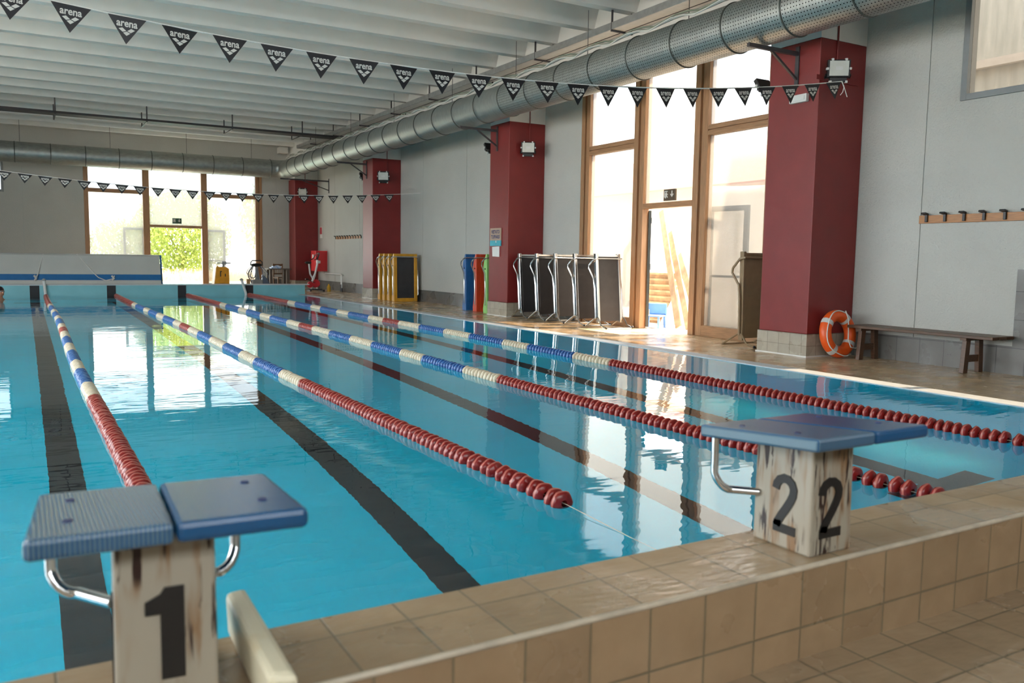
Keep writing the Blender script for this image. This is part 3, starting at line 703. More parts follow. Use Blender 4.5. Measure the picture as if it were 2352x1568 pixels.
# ------------------------------------------------------------------ pennant lines
def pennant_meshes(w, h):
    tri = MB(); tri.add([(0, 0, 0), (w, 0, 0), (w/2, 0, -h), (0, 0.003, 0), (w, 0.003, 0), (w/2, 0.003, -h)], [(0, 2, 1), (3, 4, 5), (0, 1, 4, 3), (1, 2, 5, 4), (2, 0, 3, 5)])
    lt = text_mb('arena', w*0.285, w/2, -h*0.245, bold=w*0.007, sx=0.86); lt.v = [(x, -0.002, z) for x, y, z in lt.v]
    em = MB()
    def em_add(ps):
        cx = sum(q[0] for q in ps)/4; cz = sum(q[1] for q in ps)/4
        em.add([(cx+(q[0]-cx)*0.9, -0.002, cz+(q[1]-cz)*0.9) for q in ps], [(0, 1, 2, 3)])
    em_add([(w/2-w*0.225, -h*0.455), (w/2-w*0.115, -h*0.40), (w/2, -h*0.515), (w/2-w*0.105, -h*0.575)])
    em_add([(w/2+w*0.225, -h*0.455), (w/2+w*0.115, -h*0.40), (w/2, -h*0.515), (w/2+w*0.105, -h*0.575)])
    em_add([(w/2, -h*0.525), (w/2+w*0.105, -h*0.59), (w/2, -h*0.70), (w/2-w*0.105, -h*0.59)])
    return tri, lt, em
def bunting(label, Y, x_first, n, step, w, h, zf, x_end, x_start, seed):
    rnd = random.Random(seed)
    t = thing('pennant_line', label, 'pennant bunting', ((x_start+x_end)/2, Y, zf(4)))
    pts = [(x_start+(x_end-x_start)*i/60, Y, zf(x_start+(x_end-x_start)*i/60)) for i in range(61)]
    b = MB(); b.tube(pts, 0.007, 6); b.build('cord', M_rope, t)
    tri, lt, em = pennant_meshes(w, h)
    mt = None
    for i in range(n):
        x = x_first + step*i; z = zf(x+w*0.05); z2 = zf(x+w*0.95)
        roll = -math.atan2(z2-z, w)
        if mt is None:
            o = tri.build('pennant', M_flag, None, world=False); o.parent = t
            l = lt.build('lettering', M_print, None, world=False); l.parent = o
            e = em.build('emblem', M_print, None, world=False); e.parent = o
            mt = o
        else: o = copy_tree(mt, t)
        p = wmat(t).inverted() @ Vector((x, Y-0.008, z-0.004)); o.location = p
        o.rotation_euler = (rnd.uniform(-0.12, 0.12), roll, rnd.uniform(-0.05, 0.05))
    return t
z1 = lambda x: 1.25+0.97*(3.07+0.0150*(x/0.97-3.2)**2-1.25)
z2 = lambda x: 2.83+0.0095*(x-4.6)**2
pn = bunting('near line of black triangular pennants strung across the hall to the nearest red pillar', 7.45, -0.150, 24, 0.390, 0.276, 0.209, z1, 9.12, -6.0, 3)
b = MB(); b.tube([(9.12, 7.45, z1(9.12)), (9.14, 7.46, 3.56)], 0.006, 6); b.tube([(9.12, 7.45, z1(9.12)), (9.15, 7.44, 3.50), (9.13, 7.44, 3.44), (9.09, 7.44, 3.40)], 0.005, 6); b.tube([(9.14, 7.44, 3.53), (9.18, 7.44, 3.46), (9.22, 7.44, 3.39)], 0.005, 6); b.build('knot_tails', M_rope, pn)
bunting('far line of black triangular pennants strung across the hall to the right wall', 22.5, -0.47, 24, 0.403, 0.30, 0.215, z2, XW-0.005, -6.5, 5)

# ------------------------------------------------------------------ lane ropes
def disc_mesh(r=0.062, th=0.058):
    b = MB(); n = 20
    prof = [(0.018, -th/2), (r*0.80, -th*0.40), (r*0.95, -th*0.22), (r, -th*0.04), (r, th*0.06), (r*0.93, th*0.14), (r*0.70, th*0.30), (r*0.55, th*0.5), (0.018, th*0.5)]
    vs = []
    for k, (rr, h) in enumerate(prof):
        for j in range(n):
            a = 2*PI*j/n
            q = rr*(1+0.045*math.cos(5*a+k*0.5)) if rr > 0.03 else rr
            vs.append((q*math.cos(a), h, q*math.sin(a)))
    fs = [(i*n+j, i*n+(j+1) % n, (i+1)*n+(j+1) % n, (i+1)*n+j) for i in range(len(prof)-1) for j in range(n)]
    b.add(vs, fs); b.mi = [1 if 2*n <= q < 3*n else 0 for q in range(len(fs))]; return b
def col_of(y, off):
    y = y-off
    bands = [(7.85, 0), (8.60, 2), (9.72, 1), (10.5, 2), (11.55, 1), (12.5, 2), (13.5, 1), (14.37, 2), (15.21, 0), (15.95, 2), (17.2, 1), (18.0, 2), (19.2, 1), (19.95, 2), (21.4, 1), (22.1, 2), (99, 0)]
    for e, c in bands:
        if y < e: return c
FM = [M_fred, M_fblue, M_fwhite]
FR = [mat('red_float_rim', (0.46, 0.13, 0.10), 0.35, noise=0.15), mat('blue_float_rim', (0.10, 0.22, 0.46), 0.35, noise=0.15), mat('ivory_float_rim', (0.72, 0.64, 0.50), 0.35, noise=0.1)]
dm = []
for k in range(3):
    o = disc_mesh().build('float_disc', [FM[k], FR[k]], None, smooth=True, world=False); dm.append(o.data); bpy.data.objects.remove(o)
rl = ['leftmost lane rope of red, white and blue floats, ending behind starting block 1',
      'second lane rope from the left, its red end floating between the two starting blocks',
      'third lane rope from the left, passing behind starting block 2 to the near wall',
      'rightmost lane rope of red, white and blue floats, nearest the right deck']
for i, (x0, x1, off, ye) in enumerate(((0.47, 0.50, 0.0, 3.25), (2.34, 2.28, 0.15, 3.52), (4.19, 4.25, -0.35, 2.32), (6.10, 6.08, 0.32, 2.35))):
    t = thing('lane_rope', rl[i], 'lane rope', (x0, 3, 0), group='lane ropes')
    xx = lambda y: x0+(x1-x0)*(y-2)/25+0.02*math.sin(y*0.45+i)
    b = MB(); b.tube([(xx(Y0+0.01), Y0+0.01, -0.03 if i == 1 else 0.05)]+[(xx(y), y, 0.012) for y in [ye-0.05+k*(27.2-ye)/30 for k in range(31)]]+([(xx(27.27), 27.28, 0.03)] if i in (0, 3) else [(xx(27.36), 27.395, 0.05)]), 0.0018, 6); b.build('cord', M_fwhite, t)
    y = ye; k = 0; rest = MB(); dmb = disc_mesh()
    pitch = 0.0715
    while y < 27.1:
        c = col_of(y, off)
        gap = pitch
        if y < ye+1.1 and k % 2 == 1: gap = pitch+0.03
        if k < 99:
            o = bpy.data.objects.new('float_disc', dm[c]); COL.objects.link(o); o.parent = t
            o.location = (xx(y)-x0, y-3, 0.012+random.uniform(-0.003, 0.003)); o.rotation_euler = (random.uniform(-0.06, 0.06), random.uniform(0, 6), random.uniform(-0.06, 0.06))
        else:
            ra = random.uniform(0, 6); ca, sa = math.cos(ra), math.sin(ra)
            rest.add([(v[0]*ca-v[2]*sa+xx(y), v[1]+y, v[0]*sa+v[2]*ca+0.012) for v in dmb.v], dmb.f); rest.mi[-len(dmb.f):] = [c+3*q for q in dmb.mi]
        y += gap; k += 1
    o = rest.build('float_discs', FM+FR, t, smooth=True); o['kind'] = 'stuff'
    if i == 1:
        b = MB()
    if i in (0, 3):
        pass
for lab, p0, p1 in (('white post at the far end of the leftmost lane rope', (0.49, 27.345, 0.05), (0.46, 27.345, 0.46)), ('tilted white post at the far end of the rightmost lane rope', (6.05, 27.345, 0.05), (5.92, 27.345, 0.48))):
    t = thing('rope_post', lab, 'post', p0)
    b = MB(); b.tube([(p0[0], p0[1], -0.3), p0, p1], 0.04, 12); b.build('tube', M_white, t, smooth=True)
    b = MB(); b.sphere((p1[0], p1[1], p1[2]), 0.046, 12, 8); b.tube([(p1[0]-0.06, p1[1], p1[2]), (p1[0]+0.06, p1[1], p1[2])], 0.014, 8); b.build('cap', M_grey, t, smooth=True)

# ------------------------------------------------------------------ starting blocks
def digit(ch):
    if ch == '1':
        return [[(0.30, 0), (0.62, 0), (0.62, 1), (0.36, 1), (0.30, 0.93), (0.10, 0.86), (0.10, 0.72), (0.30, 0.72)]]
    return None
def two_strip():
    """thick '2' as quad strip in unit box (0..0.6, 0..1)"""
    out = []
    cen = [(0.055, 0.72), (0.07, 0.80), (0.13, 0.885), (0.22, 0.925), (0.31, 0.915), (0.39, 0.86), (0.43, 0.77), (0.42, 0.67), (0.37, 0.56), (0.29, 0.43), (0.20, 0.30), (0.13, 0.18), (0.10, 0.10)]
    L, Rr = [], []
    for i, (x, y) in enumerate(cen):
        a = cen[max(0, i-1)]; c = cen[min(len(cen)-1, i+1)]
        dx, dy = c[0]-a[0], c[1]-a[1]; l = math.hypot(dx, dy); nx, ny = -dy/l, dx/l
        L.append((x+nx*0.075, y+ny*0.075)); Rr.append((x-nx*0.075, y-ny*0.075))
    quads = [[L[i], L[i+1], Rr[i+1], Rr[i]] for i in range(len(cen)-1)]
    quads.append([(0.03, 0), (0.50, 0), (0.50, 0.15), (0.03, 0.15)])
    quads.append([(0.03, 0.10), (0.20, 0.10), (0.20, 0.2), (0.05, 0.2)])
    return quads
def start_block(label, x0, number, dz=0.0, dy=0.0, rot=0.0, dw=0.0, ye=2.20):
    """x0: left side of the pedestal"""
    yb, yf = 1.795, 2.04; PW = 0.20
    pl_, pr_ = x0-0.145, x0+PW+0.185+dw
    ya, ye = 1.66+dy, ye; za, ze = 0.728+dz, 0.684+dz; th = 0.042
    t = thing('starting_block', label, 'starting block', (x0+PW/2, (yb+yf)/2, HC), group='starting blocks')
    zt = lambda y: za+(ze-za)*(y-ya)/(ye-ya)
    b = MB()
    b.add([(x0, yb, HC), (x0+PW, yb, HC), (x0+PW, yf, HC), (x0, yf, HC), (x0+0.003, yb+0.003, zt(yb)-th+0.002), (x0+PW-0.003, yb+0.003, zt(yb)-th+0.002), (x0+PW-0.003, yf, zt(yf)-th+0.002), (x0+0.003, yf, zt(yf)-th+0.002)],
          [(0, 3, 2, 1), (4, 5, 6, 7), (0, 1, 5, 4), (1, 2, 6, 5), (2, 3, 7, 6), (3, 0, 4, 7)])
    b.build('pedestal', M_rust, t, bevel=0.008)
    xm = (pl_+pr_)/2
    def slab(xa, xb):
        b = MB(); vs = []
        for z_ in (-th, 0):
            for (xx_, yy_) in ((xa, ya), (xb, ya), (xb, ye), (xa, ye)): vs.append((xx_, yy_, zt(yy_)+z_))
        b.add(vs, [(0, 3, 2, 1), (4, 5, 6, 7), (0, 1, 5, 4), (1, 2, 6, 5), (2, 3, 7, 6), (3, 0, 4, 7)]); return b
    o = slab(pl_, xm-0.002).build('platform_board', M_ridge, t, bevel=0.010); o['label'] = 'left platform board with a ridged top'
    o = slab(xm+0.002, pr_).build('platform_board', M_bluepl, t, bevel=0.012); o['label'] = 'right platform board with a smooth top'
    for xx_, yy_ in ((pl_+0.07, ya+0.14), (pl_+0.07, ye-0.13), (pr_-0.07, ya+0.14), (pr_-0.07, ye-0.12)):
        b = MB(); b.lathe([(0.0001, 0.0015), (0.010, 0.0015), (0.010, -0.002)], 12, (xx_, yy_, zt(yy_)+0.0012)); b.build('bolt', M_navy, t)
    for sgn, xs in ((-1, x0), (1, x0+PW)):
        xo = x0-0.122 if sgn < 0 else x0+PW+0.085; yh = ye-0.055
        pts = [(xo, yh, zt(yh)-th), (xo, yh, 0.53)] + [(xo-sgn*0.055*(1-math.cos(a)), yh-0.05*math.sin(a)*0.6, 0.53-0.06*math.sin(a)) for a in [R(90)*k/6 for k in range(1, 7)]] + [(xs+0.002*(-sgn), 2.02, 0.468)]
        b = MB(); b.tube(pts, 0.0135, 12); b.build('grab_handle', M_chrome, t, smooth=True)
    nmats = M_num
    def num_on_front(ch):
        b = MB()
        h, w_ = (0.195, 0.145) if ch == '1' else (0.17, 0.15)
        cx, z0_ = (x0+PW/2+0.005, 0.375) if ch == '1' else (x0+PW/2-0.04, 0.345)
        if ch == '1':
            for poly in digit('1'):
                b.prism([(cx+(px-0.42)*w_, z0_+py*h) for px, py in poly], yb-0.0035, yb+0.004)
        else:
            for q in two_strip(): b.prism([(x0+0.035+px*0.215, 0.362+py*0.20) for px, py in q], yb-0.0035, yb+0.004)
        return b
    num_on_front(number).build('number', nmats, t)
    b = MB()
    if number == '2':
        for q in two_strip(): b.prism([(yf-0.085-px*0.20, 0.357+py*0.20) for px, py in q], x0-0.0025, x0+0.004, 'yz')
    else:
        for poly in digit('1'): b.prism([(yf-0.06-(px)*0.2, 0.345+py*0.19) for px, py in poly], x0-0.0025, x0+0.004, 'yz')
    b.build('number', nmats, t)
    t.rotation_euler = (0, 0, rot)
    return t
start_block('blue-topped starting block with rust streaks marked 1, at the bottom left', 0.136, '1', 0.005, 0.03, R(-3.5), -0.015, 2.19)
start_block('blue-topped starting block marked 2 on two faces, on the right', 2.158, '2', 0.006, 0.0, 0.0, 0.0, 2.165)
# cream plastic channel on the coping
b = MB(); b.add([(0.392, 1.60, HC), (0.446, 1.58, HC), (0.462, 2.10, HC), (0.409, 2.11, HC), (0.385, 1.60, HC+0.128), (0.439, 1.575, HC+0.128), (0.446, 2.075, HC+0.128), (0.394, 2.06, HC+0.128)], [(0, 3, 2, 1), (4, 5, 6, 7), (0, 1, 5, 4), (1, 2, 6, 5), (2, 3, 7, 6), (3, 0, 4, 7)])
tag(b.build('plastic_channel', M_cream, bevel=0.014), 'stained cream plastic channel lying on the coping beside starting block 1', 'plastic channel')

# ------------------------------------------------------------------ aqua treadmills
def treadmill(label, loc, kind, width=0.56, h=1.38, lean=0.10, rot=0.0, group=None):
    t = thing('aqua_treadmill', label, 'treadmill', loc, rot, group)
    W = width; sh = lambda y, z: (y+lean*z)   # leans back (+y) towards its top
    def bx(b, x0, x1, y0, y1, z0, z1):
        vs = [(x, y+lean*z, z) for z in (z0, z1) for y in (y0, y1) for x in (x0, x1)]
        b.add(vs, [(0, 2, 3, 1), (4, 5, 7, 6), (0, 1, 5, 4), (2, 6, 7, 3), (0, 4, 6, 2), (1, 3, 7, 5)])
    if kind in ('chrome', 'brown'):
        rm = M_chrome if kind == 'chrome' else M_brown
        for x in (0, W-0.055):
            b = MB(); bx(b, x, x+0.055, -0.03, 0.05, 0.10, h); b.build('side_rail', rm, t, world=False, bevel=0.006)
        b = MB(); bx(b, 0.055, W-0.055, -0.012, 0.03, 0.13, h-0.03); b.build('belt', M_dark if kind == 'chrome' else M_brownbelt, t, world=False)
        b = MB(); bx(b, 0.055, W-0.055, -0.028, 0.045, h-0.055, h-0.02); b.build('roller_cover', rm, t, world=False)
    else:
        sm = {'yellow': M_yellow, 'blue': M_blueshell, 'red': M_redshell, 'green': M_greenshell}[kind]
        # moulded shell: deep sides that widen at foot, a frame round the belt
        b = MB()
        prof = [(0.0, 0.16), (0.10, 0.17), (0.28, 0.12), (0.55, 0.10), (0.85, 0.115), (1.05, 0.15), (1.2, 0.11), (h, 0.02)]
        for x in (0.0, W-0.10):
            vs = []; fs = []
            for z, d in prof:
                vs += [(x, -0.03+lean*z, z), (x+0.10, -0.03+lean*z, z), (x+0.10, d+lean*z, z), (x, d+lean*z, z)]
            for i in range(len(prof)-1):
                for j in range(4): fs.append((i*4+j, i*4+(j+1) % 4, i*4+4+(j+1) % 4, i*4+4+j))
            fs += [(0, 3, 2, 1), tuple(len(vs)-4+j for j in range(4))]
            b.add(vs, fs)
        bx(b, 0.10, W-0.10, -0.03, 0.10, 0.0, 0.10); bx(b, 0.10, W-0.10, -0.03, 0.03, h-0.07, h)
        b.build('shell', sm, t, world=False, bevel=0.012)
        b = MB(); bx(b, 0.10, W-0.10, -0.018 if kind == 'yellow' else -0.034, 0.02, 0.10, h-0.07); b.build('belt' if kind == 'yellow' else 'face_panel', M_dark if kind == 'yellow' else sm, t, world=False)
        b = MB()
        for x in (-0.004, W+0.004):
            for z in (0.24, 0.5, 0.72, 1.02): b.lathe([(0.0001, 0.004), (0.02, 0.004), (0.02, -0.004)], 12, (x, 0.05+lean*z, z), 'x')
        b.build('plugs', M_black, t, world=False)
    # bent handle hoop
    zc = h-0.09
    pts = []
    side = lambda x: [(x, 0.0+lean*0.3, 0.18), (x, 0.01+lean*0.7, 0.72), (x, 0.03+lean*0.95, 0.92), (x, 0.17+lean*1.1, 1.10), (x, 0.16+lean*1.18, 1.17), (x, 0.02+lean*zc, zc-0.02)]
    l = side(-0.03); r_ = side(W+0.03)
    pts = l + [(-0.012, -0.055+lean*zc, zc), (W+0.012, -0.055+lean*zc, zc)] + list(reversed(r_))
    b = MB(); b.tube(pts, 0.0135 if kind != 'brown' else 0.018, 8); b.build('handle_hoop', M_chrome if kind != 'brown' else M_brown, t, world=False, smooth=True)
    if kind in ('chrome', 'brown'):
        fm = M_chrome if kind == 'chrome' else M_brown
        for x in (-0.02, W+0.02):
            b = MB(); b.tube([(x, 0.36, 0.016), (x, 0.10, 0.16), (x, 0.03, 0.20), (x, -0.04, 0.19), (x, -0.14, 0.06), (x, -0.30, 0.016)], 0.015, 8); b.build('foot_bow', fm, t, world=False, smooth=True)
        b = MB(); b.tube([(-0.02, -0.30, 0.016), (W+0.02, -0.30, 0.016)], 0.013, 8); b.build('foot_bar', fm, t, world=False, smooth=True)
        b = MB(); b.tube([(-0.02, 0.36, 0.016), (W+0.02, 0.36, 0.016)], 0.013, 8); b.build('foot_bar', fm, t, world=False, smooth=True)
        b = MB(); b.sphere((W+0.02, -0.30, 0.03), 0.028, 10, 6); b.sphere((-0.02, -0.30, 0.028), 0.022, 10, 6); b.build('foot_cap', M_black, t, world=False, smooth=True)
    return t
tl = ['chrome framed treadmill stood on end, first in the row, next to the red pillar',
      'chrome framed treadmill stood on end, second in the row from the red pillar',
      'chrome framed treadmill stood on end, middle one of the row of five',
      'chrome framed treadmill stood on end, fourth in the row from the red pillar',
      'chrome framed treadmill stood on end, last of the row, nearest the open doorway']
for i in range(5):
    treadmill(tl[i], (9.17, 15.48-0.70*i, 0), 'chrome', group='chrome treadmills by the window')
yl = ['yellow treadmill with black belt stood on end, front one of the stack of four', 'yellow treadmill stood on end, second in the stack, right behind the front one',
      'yellow treadmill stood on end, third in the stack from the front', 'yellow treadmill stood on end, rearmost of the stack against the red pillar']
for i in range(4):
    treadmill(yl[i], (9.07, 22.42+0.37*i, 0), 'yellow', width=0.72, h=1.36, lean=0.03, group='yellow treadmills')
treadmill('blue shell treadmill stood on end, leftmost of the three coloured ones', (9.24, 18.25, 0), 'blue', width=0.62, h=1.36, lean=0.03, group='coloured treadmills')
treadmill('red shell treadmill stood on end between the blue and the green one', (9.22, 17.66, 0), 'red', width=0.62, h=1.36, lean=0.03, group='coloured treadmills')
treadmill('green shell treadmill stood on end, half hidden behind the red pillar', (9.20, 17.10, 0), 'green', width=0.62, h=1.36, lean=0.03, group='coloured treadmills')
treadmill('dark grey treadmill stood on end in the backlight beside the nearest red pillar', (9.22, 9.12, 0), 'brown', width=0.62, h=1.42, lean=0.02)

# ------------------------------------------------------------------ lifebuoy
t = thing('lifebuoy', 'orange lifebuoy with silver bands leaning against the nearest red pillar', 'lifebuoy', (9.42, 7.55, 0))
TI = R(-9)
rot = Matrix.Translation((0, 0.0, 0.325)) @ Matrix.Rotation(TI, 4, 'X')
b = MB(); b.tube([rot @ Vector((0.245*math.cos(a), 0, 0.245*math.sin(a))) for a in [2*PI*k/48 for k in range(48)]], 0.078, 18, closed=True); b.build('ring', M_orange, t, world=False, smooth=True)
for k in range(4):
    a0 = R(45+90*k+8)
    b = MB(); b.tube([rot @ Vector((0.245*math.cos(a), 0, 0.245*math.sin(a))) for a in [a0-0.12, a0-0.06, a0, a0+0.06, a0+0.12]], 0.0805, 18, cap=False); b.build('reflective_band', M_silver, t, world=False, smooth=True)
b = MB(); pts = []
for k in range(34):
    a = R(70)+R(215)*k/33; sag = 0.012*math.sin(4*a)
    pts.append(rot @ Vector(((0.30+sag)*math.cos(a), -0.072, (0.30+sag)*math.sin(a))))
b.tube(pts, 0.0075, 8)
b.tube([rot @ Vector(p) for p in ((0.10, -0.075, 0.30), (0.13, -0.085, 0.18), (0.11, -0.085, 0.02), (0.09, -0.085, -0.09), (0.13, -0.085, -0.19), (0.22, -0.09, -0.21), (0.30, -0.09, -0.17))], 0.0075, 8)
b.build('grab_line', M_rope, t, world=False, smooth=True)

# ------------------------------------------------------------------ bench
t = thing('bench', 'long dark wooden slatted bench along the right wall', 'bench', (9.68, 6.55, 0))
for k in range(3):
    b = MB(); x = 9.485+0.148*k; b.box(x, x+0.135, 5.50, 7.46, 0.415, 0.452); b.build('seat_slat', M_bench, t, bevel=0.005)
for y in (5.82, 7.25):
    for x in (9.50, 9.78):
        b = MB(); lx = 0.04 if x < 9.6 else -0.04
        b.add([(x-lx*0.4, y, 0), (x-lx*0.4+0.085, y, 0), (x-lx*0.4+0.085, y+0.055, 0), (x-lx*0.4, y+0.055, 0), (x+lx*0.4, y, 0.385), (x+lx*0.4+0.085, y, 0.385), (x+lx*0.4+0.085, y+0.055, 0.385), (x+lx*0.4, y+0.055, 0.385)],
              [(0, 3, 2, 1), (4, 5, 6, 7), (0, 1, 5, 4), (1, 2, 6, 5), (2, 3, 7, 6), (3, 0, 4, 7)])
        b.build('leg', M_bench, t, bevel=0.004)
    b = MB(); b.box(9.485, 9.92, y-0.01, y+0.065, 0.385, 0.415); b.build('seat_batten', M_bench, t)
    b = MB(); b.box(9.55, 9.82, y+0.01, y+0.045, 0.13, 0.21); b.build('stretcher', M_bench, t)

# ------------------------------------------------------------------ coat racks
t = thing('coat_rack', 'pine board with black coat hooks on the right wall above the bench', 'coat rack', (XW, 5.6, 1.79))
b = MB(); b.box(XW-0.024, XW-0.001, 4.3, 6.81, 1.785, 1.885); b.build('backboard', M_oak, t, bevel=0.003)
for y in [6.70-0.248*k for k in range(10)]:
    b = MB(); b.box(XW-0.05, XW-0.022, y-0.017, y+0.017, 1.80, 1.90)
    b.add([(XW-0.035, y-0.035, 1.885), (XW-0.035, y+0.035, 1.885), (XW-0.105, y+0.04, 1.90), (XW-0.105, y-0.04, 1.90), (XW-0.035, y-0.03, 1.91), (XW-0.035, y+0.03, 1.91), (XW-0.10, y+0.034, 1.921), (XW-0.10, y-0.034, 1.921)],
          [(0, 3, 2, 1), (4, 5, 6, 7), (0, 1, 5, 4), (1, 2, 6, 5), (2, 3, 7, 6), (3, 0, 4, 7)])
    b.build('coat_hook', M_black, t, bevel=0.006)
t = thing('coat_rack', 'small coat rack with pale scalloped pegs on the wall beyond the yellow treadmills', 'coat rack', (XW, 28.8, 1.9))
for k in range(10):
    y = 30.05-0.27*k
    b = MB(); b.prism([(y-0.10, 1.88), (y+0.10, 1.88), (y+0.10, 1.955), (y, 2.0), (y-0.10, 1.955)], XW-0.022, XW-0.001, 'yz'); b.build('peg_plate', M_oak, t)
for k in range(11):
    y = 30.185-0.27*k
    b = MB(); b.bar((XW-0.02, y, 1.89), (XW-0.02, y, 1.96), 0.03, 0.02); b.bar((XW-0.02, y, 1.96), (XW-0.075, y+0.06, 2.0), 0.02, 0.02); b.bar((XW-0.02, y, 1.96), (XW-0.075, y-0.06, 2.0), 0.02, 0.02); b.build('coat_hook', M_black, t)

# ------------------------------------------------------------------ floodlights
def floodlight(label, loc, rotz, size, tilt, wall_y):
    t = thing('floodlight', label, 'floodlight', loc, rotz, 'floodlights on the pillars')
    Rm_ = Matrix.Rotation(tilt, 4, 'X'); s = size/2
    def tr(b): return b.xf(Rm_)
    b = MB(); b.box(-s, s, -0.03, 0.035, -s*0.55, s); b.box(-s*0.75, s*0.75, -0.028, 0.05, -s, -s*0.55); tr(b).build('housing', M_black, t, world=False, bevel=0.008)
    b = MB(); b.box(-s*0.84, s*0.84, -0.034, -0.03, -s*0.42, s*0.88); tr(b).build('lens', M_glassl, t, world=False)
    b = MB(); b.box(-s*0.3, s*0.3, -0.036, -0.034, s*0.08, s*0.40); tr(b).build('reflector', M_silver, t, world=False)
    b = MB()
    for x, z in ((-s*0.6, s), (s*0.6, s), (-s*0.7, -s*0.95), (s*0.7, -s*0.95), (-s, 0.2*s), (s, 0.2*s)): b.box(x-0.014, x+0.014, -0.038, 0.01, z-0.014, z+0.014)
    tr(b).build('clips', M_silver, t, world=False)
    b = MB(); b.bar((-s-0.012, 0.0, -s*0.3), (-s-0.012, wall_y, -s*0.5), 0.012, 0.03); b.bar((s+0.012, 0.0, -s*0.3), (s+0.012, wall_y, -s*0.5), 0.012, 0.03); b.bar((-s-0.012, wall_y, -s*0.5), (s+0.012, wall_y, -s*0.5), 0.03, 0.012); b.build('mounting_bracket', M_black, t, world=False)
    return t
fl = ['on the near face of the nearest red pillar', 'on the near face of the red pillar by the chrome treadmills', 'on the near face of the red pillar by the yellow treadmills', 'on the red pillar in the far corner']
for i, y in enumerate(PIL):
    floodlight('black square floodlight '+fl[i], ((9.20, 9.42, 9.32, 9.30)[i], y-0.17, (3.735, 3.60, 3.62, 3.66)[i]), (-0.62, -0.5, -0.45, -0.3)[i], (0.285, 0.30, 0.34, 0.34)[i], R((4, 6, 20, 20)[i]), (0.055, 0.095, 0.095, 0.095)[i])
    b = MB(); xx = (9.36, 9.55, 9.5, 9.45)[i]; b.tube([(xx, y-0.012, 3.75), (xx, y-0.012, 4.85)], 0.011, 8)
    tag(b.build('conduit', M_red if i else M_red), 'conduit running up from the floodlight on the '+('nearest red pillar', 'red pillar by the chrome treadmills', 'red pillar by the yellow treadmills', 'far corner red pillar')[i], 'conduit')
fl2 = ['nearest red pillar', 'red pillar by the chrome treadmills', 'red pillar by the yellow treadmills']
for i in range(3):
    floodlight('tilted floodlight in profile on the far side of the '+fl2[i], (9.16, PIL[i]+0.85+0.20, 3.72), PI, 0.26, R(32), 0.195)
b = MB(); b.box(8.98, 9.80, 7.735, 7.7495, 3.64, 3.70)
tag(b.build('mounting_bar', M_red), 'red horizontal bar across the nearest red pillar behind the floodlight', 'bar')
t = thing('emergency_light', 'small white emergency light box on the side of the nearest red pillar', 'emergency light', (9.02, 8.05, 3.39))
b = MB(); b.box(8.99, 9.049, 7.90, 8.19, 3.385, 3.49); b.build('housing', M_white, t, bevel=0.01)
b = MB(); b.box(8.985, 8.99, 7.93, 8.16, 3.41, 3.465); b.build('diffuser', M_paper, t)

# ------------------------------------------------------------------ poster and notices
t = thing('poster', 'poster reading VIETATO TUFFARSI above a teal band on the red pillar by the treadmills', 'poster', (9.05, 16.45, 1.5))
py0, py1, pz0, pz1 = 16.16, 16.66, 1.56, 1.93
b = MB(); b.box(9.036, 9.049, py0, py1, pz0+0.09, pz1); b.build('sheet', M_signpaper, t)
b = MB(); b.box(9.034, 9.049, py0, py1, pz0-0.02, pz0+0.10); b.build('teal_band', M_teal, t)
for txt, z in (('VIETATO', 1.845), ('TUFFARSI', 1.735)):
    tb = text_mb(txt, 0.105, 0, 0, bold=0.004, sx=0.88)
    mb = MB(); mb.add([(9.033, (py0+py1)/2-x, z+zz) for x, _, zz in tb.v], tb.f); mb.build('lettering', M_navy, t)
b = MB(); b.prism([(py0+0.22, 1.665), (py0+0.195, 1.63), (py0+0.22, 1.605), (py0+0.245, 1.63)], 9.031, 9.034, 'yz'); b.build('drop_emblem', M_paper, t)
b = MB(); b.add([(9.044, 16.23, 1.30), (9.044, 16.55, 1.31), (9.046, 16.57, 1.52), (9.045, 16.24, 1.53), (9.036, 16.23, 1.30), (9.040, 16.55, 1.31), (9.042, 16.57, 1.52), (9.039, 16.24, 1.53)], [(0, 1, 2, 3), (7, 6, 5, 4), (0, 4, 5, 1), (1, 5, 6, 2), (2, 6, 7, 3), (3, 7, 4, 0)])
tag(b.build('notice', M_paper), 'curled white paper notice taped below the poster on the red pillar', 'notice')
